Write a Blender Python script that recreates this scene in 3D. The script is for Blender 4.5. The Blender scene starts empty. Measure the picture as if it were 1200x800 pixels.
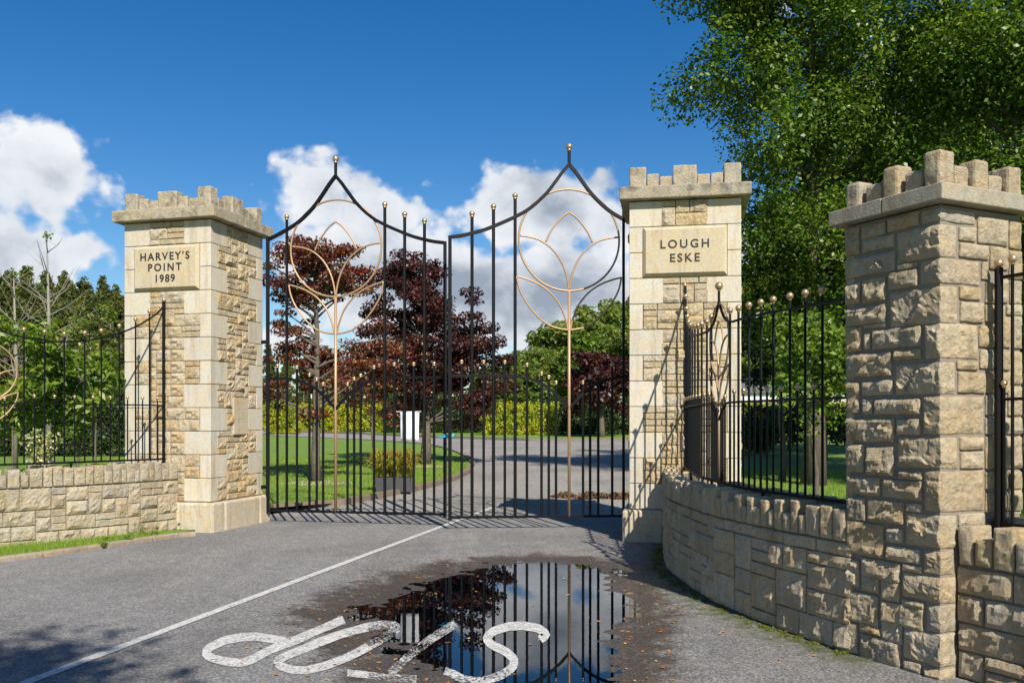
import bpy, bmesh, math, random
import numpy as np
from mathutils import Vector, Matrix, noise
R = math.radians
sc = bpy.context.scene
col = sc.collection
# ------------------------------------------------------------------ camera, world, sun, exposure
EYE = 1.47
cd = bpy.data.cameras.new('camera'); cam = bpy.data.objects.new('camera', cd); col.objects.link(cam)
cd.sensor_width = 36; cd.lens = 36 * 1070 / 1200; cd.shift_y = 92 / 1200; cd.clip_end = 3000; cd.clip_start = .05
cam.location = (0, 0, EYE); cam.rotation_euler = (R(90), 0, 0)
sc.camera = cam
sc.view_settings.view_transform = 'Standard'; sc.view_settings.look = 'None'
sc.view_settings.exposure = 0.5; sc.view_settings.gamma = 1; sc.view_settings.use_curve_mapping = False
sc.render.engine = 'CYCLES'
sc.cycles.transparent_max_bounces = 16
sc.cycles.max_bounces = 8
SUN_AZ = 18.5      # degrees to the right of straight behind the camera
SUN_EL = 41
sun_dir = Vector((math.sin(R(SUN_AZ)) * math.cos(R(SUN_EL)), -math.cos(R(SUN_AZ)) * math.cos(R(SUN_EL)), math.sin(R(SUN_EL))))
ld = bpy.data.lights.new('sun', 'SUN'); lo = bpy.data.objects.new('sun', ld); col.objects.link(lo)
ld.energy = 5.0; ld.angle = R(.5); ld.color = (1, .95, .86)
lo.rotation_euler = sun_dir.to_track_quat('Z', 'Y').to_euler(); lo.location = (5, -5, 20)

def px_dir(x, y):      # a direction (azimuth, elevation) seen at this place of the picture, for the clouds
    az = math.atan((x - 600) / 1070); el = math.atan((492 - y) / 1070 * math.cos(az)); return az, el

def make_world():
    w = bpy.data.worlds.new('World'); sc.world = w; w.use_nodes = True
    nt = w.node_tree; N = nt.nodes; Lk = nt.links; N.clear()
    def M(op, a, b=None, c=None, clamp=False):
        n = N.new('ShaderNodeMath'); n.operation = op; n.use_clamp = clamp
        for i, v in enumerate((a, b, c)):
            if v is None: continue
            if isinstance(v, (int, float)): n.inputs[i].default_value = v
            else: Lk.new(v, n.inputs[i])
        return n.outputs[0]
    sky = N.new('ShaderNodeTexSky'); sky.sky_type = 'NISHITA'; sky.sun_disc = False
    sky.sun_elevation = R(SUN_EL); sky.sun_rotation = R(180 - SUN_AZ)
    sky.air_density = 1.0; sky.dust_density = .35; sky.ozone_density = 2.2
    hs = N.new('ShaderNodeHueSaturation'); hs.inputs['Saturation'].default_value = 1.44; hs.inputs['Value'].default_value = 1.05; hs.inputs['Hue'].default_value = .506
    Lk.new(sky.outputs[0], hs.inputs['Color'])
    tc = N.new('ShaderNodeTexCoord')
    sp = N.new('ShaderNodeSeparateXYZ'); Lk.new(tc.outputs['Generated'], sp.inputs[0])
    X, Y, Z = sp.outputs
    az = M('ARCTAN2', X, Y); el = M('ARCSINE', Z)
    def nz(scale, detail, rough, dist=0., off=(0, 0, 0), squash=1.0):
        mp = N.new('ShaderNodeMapping'); mp.inputs['Location'].default_value = off; mp.inputs['Scale'].default_value = (1, 1, squash)
        Lk.new(tc.outputs['Generated'], mp.inputs['Vector'])
        n = N.new('ShaderNodeTexNoise'); n.inputs['Scale'].default_value = scale; n.inputs['Detail'].default_value = detail
        n.inputs['Roughness'].default_value = rough; n.inputs['Distortion'].default_value = dist
        Lk.new(mp.outputs[0], n.inputs['Vector']); return n.outputs['Fac']
    n1 = nz(9, 7, .56, .25, squash=1.25)
    n2 = nz(24, 5, .6, .3, (3, 1, 2))
    n0 = nz(3.2, 3, .5, 0, (7, 3, 1), 1.7)
    vo = N.new('ShaderNodeTexVoronoi'); vo.inputs['Scale'].default_value = 26; vo.feature = 'SMOOTH_F1'
    vo.inputs['Detail'].default_value = 2.0; vo.inputs['Roughness'].default_value = .55
    Lk.new(tc.outputs['Generated'], vo.inputs['Vector'])
    puff = M('SUBTRACT', .55, vo.outputs['Distance'])
    # big cumulus banks: (x, y, rx, ry) seen from the drive
    blobs = [(32, 172, 88, 66), (-60, 170, 130, 85), (66, 214, 92, 52), (-30, 300, 170, 60), (95, 292, 66, 30),
             (372, 228, 84, 72), (440, 240, 92, 66), (400, 310, 150, 95), (480, 350, 170, 85), (505, 216, 70, 34), (520, 330, 120, 75), (532, 292, 90, 66),
             (592, 256, 84, 72), (655, 248, 115, 70), (725, 265, 95, 62), (640, 350, 190, 105), (780, 120, 16, 16),
             (928, 15, 22, 24), (300, 400, 150, 40), (900, 330, 200, 80), (1150, 250, 160, 90)]
    best = None
    for (x, y, rx, ry) in blobs:
        a, e = px_dir(x, y)
        da = M('MULTIPLY', M('SUBTRACT', az, a), 1070 / rx); de = M('MULTIPLY', M('SUBTRACT', el, e), 1070 / ry)
        d = M('SQRT', M('ADD', M('MULTIPLY', da, da), M('MULTIPLY', de, de)))
        f = M('SUBTRACT', 1.0, d)
        f = M('MULTIPLY', f, min(1.0, ry / 55))
        best = f if best is None else M('MAXIMUM', best, f)
    # everywhere else: scattered banks near the horizon
    gen = M('SUBTRACT', M('MULTIPLY', M('SUBTRACT', n0, .52), 4.0), M('MULTIPLY', M('ABSOLUTE', M('SUBTRACT', el, .15)), 3.0))
    side = M('SUBTRACT', M('MULTIPLY', M('ABSOLUTE', az), 3.0), 2.6)     # only beyond ~50 degrees to either side
    gen = M('MINIMUM', gen, side)
    best = M('MAXIMUM', best, gen)
    best = M('MAXIMUM', best, -1.2)
    fld = M('ADD', best, M('ADD', M('MULTIPLY', M('SUBTRACT', n1, .5), 1.5), M('ADD', M('MULTIPLY', M('SUBTRACT', n2, .5), .45), M('MULTIPLY', M('SUBTRACT', puff, .25), .55))))
    mr = N.new('ShaderNodeMapRange'); mr.interpolation_type = 'SMOOTHSTEP'
    mr.inputs['From Min'].default_value = -.03; mr.inputs['From Max'].default_value = .26
    Lk.new(fld, mr.inputs['Value']); mask = mr.outputs[0]
    up = M('GREATER_THAN', Z, -.02); mask = M('MULTIPLY', mask, up)
    # body shade: thick parts that lie low in a bank are grey, rims and crowns are white
    nS = nz(7.5, 6, .55, .3, (.0, .0, -.035), 1.25)
    dif = M('SUBTRACT', n1, nS)
    deep = N.new('ShaderNodeMapRange'); deep.inputs['From Min'].default_value = .15; deep.inputs['From Max'].default_value = 1.15
    Lk.new(fld, deep.inputs['Value'])
    n3 = nz(5.5, 4, .55, .2, (2, 5, 3), 1.6)
    g = M('ADD', M('MULTIPLY', deep.outputs[0], .75), M('MULTIPLY', M('SUBTRACT', n3, .5), 2.2))
    g = M('ADD', g, M('MULTIPLY', dif, 1.6)); g = M('SUBTRACT', g, M('MULTIPLY', M('SUBTRACT', puff, .25), .5))
    low = M('MULTIPLY', M('SUBTRACT', .27, el), 1.5); g = M('ADD', g, low)
    gm = N.new('ShaderNodeMapRange'); gm.inputs['From Min'].default_value = .05; gm.inputs['From Max'].default_value = 1.2
    Lk.new(g, gm.inputs['Value'])
    cr = N.new('ShaderNodeValToRGB'); Lk.new(gm.outputs[0], cr.inputs[0])
    e = cr.color_ramp.elements; e[0].position = 0; e[0].color = (.90, .92, .95, 1); e[1].position = 1; e[1].color = (.33, .39, .48, 1)
    m_ = e.new(.45); m_.color = (.74, .78, .84, 1)
    b1 = N.new('ShaderNodeBackground'); b1.inputs['Strength'].default_value = .076; Lk.new(hs.outputs[0], b1.inputs['Color'])
    b2 = N.new('ShaderNodeBackground'); b2.inputs['Strength'].default_value = .72; Lk.new(cr.outputs[0], b2.inputs['Color'])
    mx = N.new('ShaderNodeMixShader'); Lk.new(mask, mx.inputs[0]); Lk.new(b1.outputs[0], mx.inputs[1]); Lk.new(b2.outputs[0], mx.inputs[2])
    out = N.new('ShaderNodeOutputWorld'); Lk.new(mx.outputs[0], out.inputs[0])
    w.cycles.sampling_method = 'MANUAL'; w.cycles.sample_map_resolution = 512
make_world()

# ------------------------------------------------------------------ helpers
rnd = random.Random(7)
def tag(o, label=None, cat=None, group=None, kind=None):
    if label: o['label'] = label
    if cat: o['category'] = cat
    if group: o['group'] = group
    if kind: o['kind'] = kind
    return o
def empty(name, loc=(0, 0, 0), label=None, cat=None, group=None, rz=0):
    o = bpy.data.objects.new(name, None); col.objects.link(o); o.location = loc; o.rotation_euler.z = rz
    o.empty_display_size = .2
    return tag(o, label, cat, group)
def link(name, me, parent=None, mw=None, mat=None):
    o = bpy.data.objects.new(name, me); col.objects.link(o)
    if mat and not me.materials: me.materials.append(mat)
    if parent:
        o.parent = parent
    if mw is not None:
        o.matrix_local = (pinv(parent) @ mw) if parent else mw
    elif parent:
        o.matrix_local = pinv(parent)
    return o
def world_of(o):
    m = Matrix.LocRotScale(o.location, o.rotation_euler, o.scale)
    return (world_of(o.parent) @ m) if o.parent else m
def pinv(o):
    return world_of(o).inverted()
def mesh(name, v, f, mat=None, smooth=False):
    me = bpy.data.meshes.new(name); me.from_pydata([tuple(a) for a in v], [], f)
    if mat: me.materials.append(mat)
    if smooth: me.polygons.foreach_set('use_smooth', [True] * len(me.polygons))
    me.update(); return me

class Geo:
    def __init__(s): s.v = []; s.f = []
    def add(s, v, f):
        n = len(s.v); s.v += [tuple(a) for a in v]; s.f += [tuple(n + i for i in q) for q in f]
    def tube(s, pts, r, k=6, closed=False, cap=True):
        pts = [Vector(p) for p in pts]; n = len(pts); base = len(s.v)
        rr = r if isinstance(r, (list, tuple)) else [r] * n
        up0 = None
        for i, p in enumerate(pts):
            a = pts[i - 1] if (i > 0 or closed) else p; b = pts[(i + 1) % n] if (i < n - 1 or closed) else p
            t = (b - a)
            if t.length < 1e-9: t = Vector((0, 0, 1))
            t.normalize()
            if up0 is None:
                up0 = Vector((0, 0, 1)) if abs(t.z) < .9 else Vector((1, 0, 0))
                if k == 4: pass
            x = t.cross(up0)
            if x.length < 1e-4: x = t.cross(Vector((0, 1, 0)))
            x.normalize(); y = x.cross(t); up0 = y
            for j in range(k):
                an = 2 * math.pi * (j + .5) / k
                s.v.append(tuple(p + (x * math.cos(an) + y * math.sin(an)) * rr[i]))
        m = n if closed else n - 1
        for i in range(m):
            for j in range(k):
                a = base + i * k + j; b = base + i * k + (j + 1) % k
                c = base + ((i + 1) % n) * k + (j + 1) % k; d = base + ((i + 1) % n) * k + j
                s.f.append((a, b, c, d))
        if cap and not closed:
            s.f.append(tuple(base + j for j in range(k))[::-1]); s.f.append(tuple(base + (n - 1) * k + j for j in range(k)))
    def ball(s, c, r, seg=12, rings=8):
        base = len(s.v); c = Vector(c)
        s.v.append(tuple(c + Vector((0, 0, r))))
        for i in range(1, rings):
            t = math.pi * i / rings
            for j in range(seg):
                a = 2 * math.pi * j / seg
                s.v.append(tuple(c + Vector((math.sin(t) * math.cos(a), math.sin(t) * math.sin(a), math.cos(t))) * r))
        s.v.append(tuple(c - Vector((0, 0, r)))); last = len(s.v) - 1
        for j in range(seg):
            s.f.append((base, base + 1 + j, base + 1 + (j + 1) % seg))
            s.f.append((last, last - seg + (j + 1) % seg, last - seg + j))
        for i in range(rings - 2):
            for j in range(seg):
                a = base + 1 + i * seg + j; b = base + 1 + i * seg + (j + 1) % seg
                s.f.append((a, a + seg, b + seg, b))
    def box(s, c, d, rz=0):
        x, y, z = d[0] / 2, d[1] / 2, d[2] / 2; cs, sn = math.cos(rz), math.sin(rz)
        v = []
        for a in (-1, 1):
            for b in (-1, 1):
                for e in (-1, 1):
                    px, py = a * x, b * y
                    v.append((c[0] + px * cs - py * sn, c[1] + px * sn + py * cs, c[2] + e * z))
        s.add(v, [(0, 1, 3, 2), (4, 6, 7, 5), (0, 4, 5, 1), (2, 3, 7, 6), (0, 2, 6, 4), (1, 5, 7, 3)])
    def build(s, name, mat, parent=None, smooth=False):
        return link(name, mesh(name, s.v, s.f, mat, smooth), parent)

# ------------------------------------------------------------------ materials
def nodes(name):
    m = bpy.data.materials.new(name); m.use_nodes = True
    nt = m.node_tree; return m, nt, nt.nodes['Principled BSDF']
def mixc(nt, f, a, b, blend='MIX'):
    n = nt.nodes.new('ShaderNodeMix'); n.data_type = 'RGBA'; n.blend_type = blend
    for i, v in ((0, f), (6, a), (7, b)):
        if isinstance(v, (int, float)): n.inputs[i].default_value = v
        elif isinstance(v, tuple): n.inputs[i].default_value = (*v, 1) if len(v) == 3 else v
        else: nt.links.new(v, n.inputs[i])
    return n.outputs[2]
def nzn(nt, scale, detail=4, rough=.55, vec=None, dist=0):
    n = nt.nodes.new('ShaderNodeTexNoise'); n.inputs['Scale'].default_value = scale; n.inputs['Detail'].default_value = detail
    n.inputs['Roughness'].default_value = rough; n.inputs['Distortion'].default_value = dist
    if vec is not None: nt.links.new(vec, n.inputs['Vector'])
    return n.outputs['Fac']
def pos(nt):
    for n in nt.nodes:
        if n.type == 'NEW_GEOMETRY': return n.outputs['Position']
    return nt.nodes.new('ShaderNodeNewGeometry').outputs['Position']
def ramp(nt, f, stops, interp='LINEAR'):
    n = nt.nodes.new('ShaderNodeValToRGB'); nt.links.new(f, n.inputs[0]); n.color_ramp.interpolation = interp
    e = n.color_ramp.elements
    while len(e) < len(stops): e.new(.5)
    for i, (p, c) in enumerate(stops): e[i].position = p; e[i].color = (*c, 1) if len(c) == 3 else c
    return n.outputs[0]
def mathn(nt, op, a, b=None, c=None, clamp=False):
    n = nt.nodes.new('ShaderNodeMath'); n.operation = op; n.use_clamp = clamp
    for i, v in enumerate((a, b, c)):
        if v is None: continue
        if isinstance(v, (int, float)): n.inputs[i].default_value = v
        else: nt.links.new(v, n.inputs[i])
    return n.outputs[0]
def bump(nt, bs, h, strength, dist):
    n = nt.nodes.new('ShaderNodeBump'); n.inputs['Strength'].default_value = strength; n.inputs['Distance'].default_value = dist
    nt.links.new(h, n.inputs['Height']); nt.links.new(n.outputs[0], bs.inputs['Normal'])
def stone_mat(name, tones, stain=.35, bscale=30, bdist=.01, bstr=.8, dark=(.10, .085, .06), sscale=2.2, mott=1.0):
    m, nt, bs = nodes(name); P = pos(nt)
    oi = nt.nodes.new('ShaderNodeObjectInfo')
    c = ramp(nt, oi.outputs['Random'], [(i / (len(tones) - 1), t) for i, t in enumerate(tones)])
    n1 = nzn(nt, 7, 5, .6, P); n2 = nzn(nt, 38, 5, .65, P); n3 = nzn(nt, sscale, 6, .62, P, .3)
    c = mixc(nt, ramp(nt, n1, [(.35, (0, 0, 0)), (.7, (1, 1, 1))]), c, mixc(nt, 1.0, c, (1.07, .95, .76), 'MULTIPLY'))
    nv = nzn(nt, 16, 6, .7, P, .6)
    c = mixc(nt, ramp(nt, nv, [(.36, (.6 * mott,) * 3), (.5, (0, 0, 0))]), c, mixc(nt, 1.0, c, (.78, .74, .68), 'MULTIPLY'))
    c = mixc(nt, ramp(nt, nv, [(.56, (0, 0, 0)), (.72, (.4 * mott,) * 3)]), c, mixc(nt, 1.0, c, (1.22, 1.22, 1.22), 'MULTIPLY'))
    c = mixc(nt, ramp(nt, n2, [(.3, (.45, .45, .45)), (.62, (0, 0, 0))]), c, mixc(nt, 1.0, c, (.6, .58, .55), 'MULTIPLY'))
    c = mixc(nt, mathn(nt, 'MULTIPLY', ramp(nt, n3, [(.5, (0, 0, 0)), (.72, (1, 1, 1))]), stain), c, dark)
    mp = nt.nodes.new('ShaderNodeMapping'); mp.inputs['Scale'].default_value = (9, 9, .9); nt.links.new(P, mp.inputs['Vector'])
    st = nzn(nt, 1.0, 5, .65, mp.outputs[0], .2); c = mixc(nt, ramp(nt, st, [(.50, (0, 0, 0)), (.72, (.75, .75, .75))]), c, mixc(nt, 1.0, c, (.66, .62, .54), 'MULTIPLY'))
    nt.links.new(c, bs.inputs['Base Color']); bs.inputs['Roughness'].default_value = .93
    bs.inputs['Specular IOR Level'].default_value = .25
    vo = nt.nodes.new('ShaderNodeTexVoronoi'); vo.inputs['Scale'].default_value = bscale * .9; nt.links.new(P, vo.inputs['Vector'])
    h = mathn(nt, 'ADD', nzn(nt, bscale, 8, .72, P, .4), mathn(nt, 'MULTIPLY', nzn(nt, bscale * 5, 3, .6, P), .35))
    h = mathn(nt, 'ADD', h, mathn(nt, 'MULTIPLY', vo.outputs['Distance'], .35))
    bump(nt, bs, h, bstr, bdist); return m
def flat_mat(name, c, rough=.5, metal=0, var=.15, scale=20, b=0):
    m, nt, bs = nodes(name); P = pos(nt)
    f = nzn(nt, scale, 4, .6, P)
    cc = mixc(nt, f, tuple(x * (1 - var) for x in c), tuple(min(1, x * (1 + var)) for x in c))
    nt.links.new(cc, bs.inputs['Base Color']); bs.inputs['Roughness'].default_value = rough; bs.inputs['Metallic'].default_value = metal
    if b: bump(nt, bs, nzn(nt, scale * 2, 5, .6, P), .6, b)
    return m
def leaf_mat(name, stops, trans=.35, rough=.45, tc=None):
    m, nt, bs = nodes(name)
    g = nt.nodes.new('ShaderNodeNewGeometry')
    c = ramp(nt, g.outputs['Random Per Island'], stops)
    n3 = nzn(nt, .9, 2, .5, g.outputs['Position'])
    c = mixc(nt, ramp(nt, n3, [(.35, (0, 0, 0)), (.65, (1, 1, 1))]), c, mixc(nt, 1.0, c, (1.25, 1.12, .8), 'MULTIPLY'))
    n4 = nzn(nt, .45, 4, .6, g.outputs['Position'])
    c = mixc(nt, ramp(nt, n4, [(.42, (0, 0, 0)), (.6, (1, 1, 1))]), c, mixc(nt, 1.0, c, (1.2, 1.05, .95), 'MULTIPLY'))
    nt.links.new(c, bs.inputs['Base Color']); bs.inputs['Roughness'].default_value = rough; bs.inputs['Specular IOR Level'].default_value = .4
    tr = nt.nodes.new('ShaderNodeBsdfTranslucent')
    nt.links.new(mixc(nt, 1.0, c, tc or (1.5, 1.7, .7), 'MULTIPLY'), tr.inputs[0])
    mx = nt.nodes.new('ShaderNodeMixShader'); mx.inputs[0].default_value = trans
    nt.links.new(bs.outputs[0], mx.inputs[1]); nt.links.new(tr.outputs[0], mx.inputs[2])
    nt.links.new(mx.outputs[0], nt.nodes['Material Output'].inputs[0]); return m

M_rub = stone_mat('rubble_sandstone', [(.52, .45, .33), (.50, .385, .215), (.54, .48, .37), (.51, .41, .25), (.53, .47, .37), (.47, .40, .29), (.55, .46, .31)], .12, 30, .022, 1.0, mott=.7)
M_near = stone_mat('weathered_sandstone', [(.47, .41, .305), (.43, .35, .235), (.50, .44, .34), (.47, .38, .24), (.44, .395, .32), (.51, .44, .32)], .25, 26, .022, 1.0, mott=.8)
M_mortd = flat_mat('dark_mortar', (.21, .18, .14), .95, 0, .3, 40, .004)
M_wall = stone_mat('wall_sandstone', [(.50, .43, .31), (.42, .35, .25), (.53, .44, .295), (.47, .395, .29), (.51, .45, .35), (.48, .385, .24)], .3, 26, .016, 1.0, mott=.7)
M_wall_l = stone_mat('pale_wall_sandstone', [(.46, .42, .33), (.42, .37, .26), (.51, .47, .38), (.47, .40, .29), (.41, .37, .30), (.49, .44, .34)], .2, 28, .022, 1.0)
M_ash = stone_mat('smooth_ashlar', [(.54, .51, .44), (.57, .535, .46), (.51, .48, .415), (.55, .52, .45)], .10, 60, .002, .6, (.34, .31, .25), 3.5, .25)
M_cap = stone_mat('lichened_cap_stone', [(.40, .355, .27), (.44, .40, .325), (.37, .34, .28)], .85, 45, .010, 1.0, (.10, .09, .075), 6)
M_mort = flat_mat('mortar', (.30, .265, .215), .95, 0, .25, 40, .004)
M_iron = flat_mat('black_paint', (.004, .004, .005), .5, 0, .2, 30, .0006); M_iron.node_tree.nodes['Principled BSDF'].inputs['Specular IOR Level'].default_value = .22
M_gold = flat_mat('bronze_paint', (.42, .27, .15), .45, .3, .12, 60)
M_ball = flat_mat('brass_ball', (.55, .37, .21), .32, .7, .15, 80)
M_letter = flat_mat('dark_lettering', (.018, .016, .014), .6, 0, .1)
M_bark = flat_mat('bark', (.11, .085, .065), .95, 0, .45, 14, .02)
M_barkp = flat_mat('lichened_bark', (.12, .095, .07), .95, 0, .75, 9, .02)
M_dead = flat_mat('dead_wood', (.22, .20, .165), .9, 0, .3, 9, .01)
M_green = leaf_mat('birch_leaves', [(0, (.028, .065, .009)), (.4, (.065, .135, .016)), (.8, (.12, .205, .026)), (1, (.22, .30, .06))], .36, .4)
M_lime = leaf_mat('light_shrub_leaves', [(0, (.07, .13, .02)), (.6, (.13, .21, .03)), (1, (.20, .28, .06))], .4)
M_dkgreen = leaf_mat('dark_evergreen_leaves', [(0, (.012, .028, .008)), (1, (.04, .075, .018))], .2)
M_conif = leaf_mat('conifer_needles', [(0, (.045, .07, .018)), (.6, (.085, .115, .028)), (1, (.14, .155, .045))], .28, .8)
M_pale = leaf_mat('soft_green_leaves', [(0, (.08, .13, .025)), (.6, (.14, .20, .04)), (1, (.20, .25, .07))], .4, .7)
M_yell = leaf_mat('golden_hedge_leaves', [(0, (.20, .26, .015)), (.6, (.32, .38, .02)), (1, (.44, .48, .04))], .3, .7, (1.2, 1.2, .5))
M_purp = leaf_mat('dark_copper_leaves', [(0, (.022, .010, .013)), (.6, (.050, .020, .024)), (1, (.12, .045, .042))], .28, .45, (1.5, .8, .7))
M_red = leaf_mat('red_copper_leaves', [(0, (.05, .015, .015)), (.45, (.11, .027, .023)), (.8, (.20, .055, .036)), (.9, (.13, .11, .035)), (1, (.17, .17, .05))], .33, .5, (1.5, .85, .6))
M_lich = leaf_mat('lichen_tufts', [(0, (.20, .21, .14)), (1, (.34, .34, .24))], .2, .8)
M_flow = leaf_mat('white_blossom', [(0, (.10, .18, .04)), (.5, (.22, .30, .10)), (.75, (.6, .6, .45)), (1, (.75, .74, .62))], .3, .6, (1, 1, .9))
M_strap = leaf_mat('strappy_leaves', [(0, (.24, .32, .04)), (.5, (.42, .40, .06)), (.78, (.38, .13, .05)), (1, (.14, .26, .04))], .35, .5, (1.2, 1.1, .5))
M_lit = leaf_mat('fallen_leaves', [(0, (.30, .10, .03)), (.5, (.45, .22, .06)), (.8, (.5, .38, .12)), (1, (.16, .08, .04))], .1, .7, (1.1, 1, .6))
def grass_mat():
    m, nt, bs = nodes('mown_grass'); P = pos(nt)
    a = nzn(nt, 1.1, 5, .6, P); b = nzn(nt, 35, 4, .7, P)
    c = ramp(nt, a, [(.3, (.125, .225, .018)), (.7, (.20, .30, .028))])
    c = mixc(nt, ramp(nt, b, [(.35, (0, 0, 0)), (.7, (.6, .6, .6))]), c, (.08, .14, .014))
    nt.links.new(c, bs.inputs['Base Color']); bs.inputs['Roughness'].default_value = .85; bump(nt, bs, b, 1, .03); return m
M_grass = grass_mat()
M_blade = leaf_mat('grass_blades', [(0, (.11, .20, .018)), (.7, (.19, .30, .03)), (1, (.27, .33, .06))], .35, .6)
def asphalt(name='worn_asphalt', tone=None):
    m, nt, bs = nodes(name); P = pos(nt)
    v = nt.nodes.new('ShaderNodeTexVoronoi'); v.inputs['Scale'].default_value = 85; nt.links.new(P, v.inputs['Vector'])
    chips = ramp(nt, v.outputs['Color'], [(.1, (.115, .112, .108)), (.5, (.225, .217, .208)), (.9, (.40, .385, .37))])
    a = nzn(nt, .8, 5, .55, P); b = nzn(nt, 200, 3, .7, P); d = nzn(nt, 5, 6, .65, P)
    c = mixc(nt, ramp(nt, a, [(.35, (0, 0, 0)), (.7, (.6, .6, .6))]), chips, mixc(nt, 1.0, chips, (1.15, 1.12, 1.06), 'MULTIPLY'))
    c = mixc(nt, ramp(nt, d, [(.42, (.5, .5, .5)), (.6, (0, 0, 0))]), c, mixc(nt, 1.0, c, (.72, .71, .70), 'MULTIPLY'))
    c = mixc(nt, ramp(nt, b, [(.35, (.6, .6, .6)), (.55, (0, 0, 0))]), c, (.06, .058, .056))
    big = nzn(nt, .35, 4, .6, P, .8); c = mixc(nt, ramp(nt, big, [(.38, (.75, .75, .75)), (.55, (0, 0, 0))]), c, mixc(nt, 1.0, c, (.74, .73, .72), 'MULTIPLY'))
    tyre = nt.nodes.new('ShaderNodeMapping'); tyre.inputs['Rotation'].default_value = (0, 0, R(13)); tyre.inputs['Scale'].default_value = (2.2, .12, 1); nt.links.new(P, tyre.inputs['Vector'])
    ty = nzn(nt, 1.6, 4, .6, tyre.outputs[0]); c = mixc(nt, ramp(nt, ty, [(.45, (0, 0, 0)), (.68, (.8, .8, .8))]), c, mixc(nt, 1.0, c, (1.16, 1.14, 1.1), 'MULTIPLY'))
    sx = nt.nodes.new('ShaderNodeSeparateXYZ'); nt.links.new(P, sx.inputs[0])
    at = nt.nodes.new('ShaderNodeAttribute'); at.attribute_name = 'wet'
    w = mathn(nt, 'ADD', at.outputs['Fac'], mathn(nt, 'MULTIPLY', mathn(nt, 'SUBTRACT', nzn(nt, 3.2, 7, .7, P), .5), 1.5))
    w = mathn(nt, 'ADD', w, mathn(nt, 'MULTIPLY', mathn(nt, 'SUBTRACT', nzn(nt, 22, 4, .7, P), .5), .5))
    wet = ramp(nt, w, [(.42, (0, 0, 0)), (.72, (1, 1, 1))])
    c = mixc(nt, wet, c, mixc(nt, 1.0, c, (.36, .30, .24), 'MULTIPLY'))
    am = nt.nodes.new('ShaderNodeAttribute'); am.attribute_name = 'moss'
    ms = mathn(nt, 'ADD', am.outputs['Fac'], mathn(nt, 'MULTIPLY', mathn(nt, 'SUBTRACT', nzn(nt, 9, 6, .7, P), .5), 1.5))
    c = mixc(nt, ramp(nt, ms, [(.45, (0, 0, 0)), (.75, (.8, .8, .8))]), c, ramp(nt, nzn(nt, 60, 3, .6, P), [(.3, (.035, .045, .012)), (.7, (.10, .11, .03))]))
    sa = nt.nodes.new('ShaderNodeAttribute'); sa.attribute_name = 'silt'
    sl = mathn(nt, 'ADD', sa.outputs['Fac'], mathn(nt, 'MULTIPLY', mathn(nt, 'SUBTRACT', nzn(nt, 14, 6, .7, P), .5), 1.6))
    c = mixc(nt, ramp(nt, sl, [(.5, (0, 0, 0)), (.75, (.75, .75, .75))]), c, ramp(nt, nzn(nt, 120, 3, .6, P), [(.3, (.03, .022, .014)), (.6, (.13, .085, .045)), (.8, (.22, .12, .05))]))
    if tone: c = mixc(nt, 1.0, c, tone, 'MULTIPLY')
    nt.links.new(c, bs.inputs['Base Color'])
    nt.links.new(ramp(nt, wet, [(0, (.88, .88, .88)), (1, (.5, .5, .5))]), bs.inputs['Roughness'])
    bump(nt, bs, mathn(nt, 'ADD', v.outputs['Distance'], b), .75, .006); return m
M_asph = asphalt(); M_asph2 = asphalt('haze_lightened_asphalt', (1.3, 1.25, 1.17))  # second asphalt, beyond the gate: haze and grazing sheen put into a lighter colour
def paint():
    m, nt, bs = nodes('worn_road_paint'); P = pos(nt)
    c = ramp(nt, nzn(nt, 25, 5, .65, P), [(.35, (.36, .35, .32)), (.6, (.60, .585, .55))])
    nt.links.new(c, bs.inputs['Base Color']); bs.inputs['Roughness'].default_value = .7
    bump(nt, bs, nzn(nt, 90, 3, .6, P), .7, .004)
    k = mathn(nt, 'ADD', nzn(nt, 60, 5, .7, P), mathn(nt, 'MULTIPLY', nzn(nt, 6, 3, .6, P), .35))
    at = nt.nodes.new('ShaderNodeAttribute'); at.attribute_name = 'wear'
    k = mathn(nt, 'SUBTRACT', k, at.outputs['Fac'])
    f = ramp(nt, k, [(.49, (0, 0, 0)), (.53, (1, 1, 1))])
    t = nt.nodes.new('ShaderNodeBsdfTransparent'); mx = nt.nodes.new('ShaderNodeMixShader')
    nt.links.new(f, mx.inputs[0]); nt.links.new(t.outputs[0], mx.inputs[1]); nt.links.new(bs.outputs[0], mx.inputs[2])
    nt.links.new(mx.outputs[0], nt.nodes['Material Output'].inputs[0]); return m
M_paint = paint()
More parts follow.
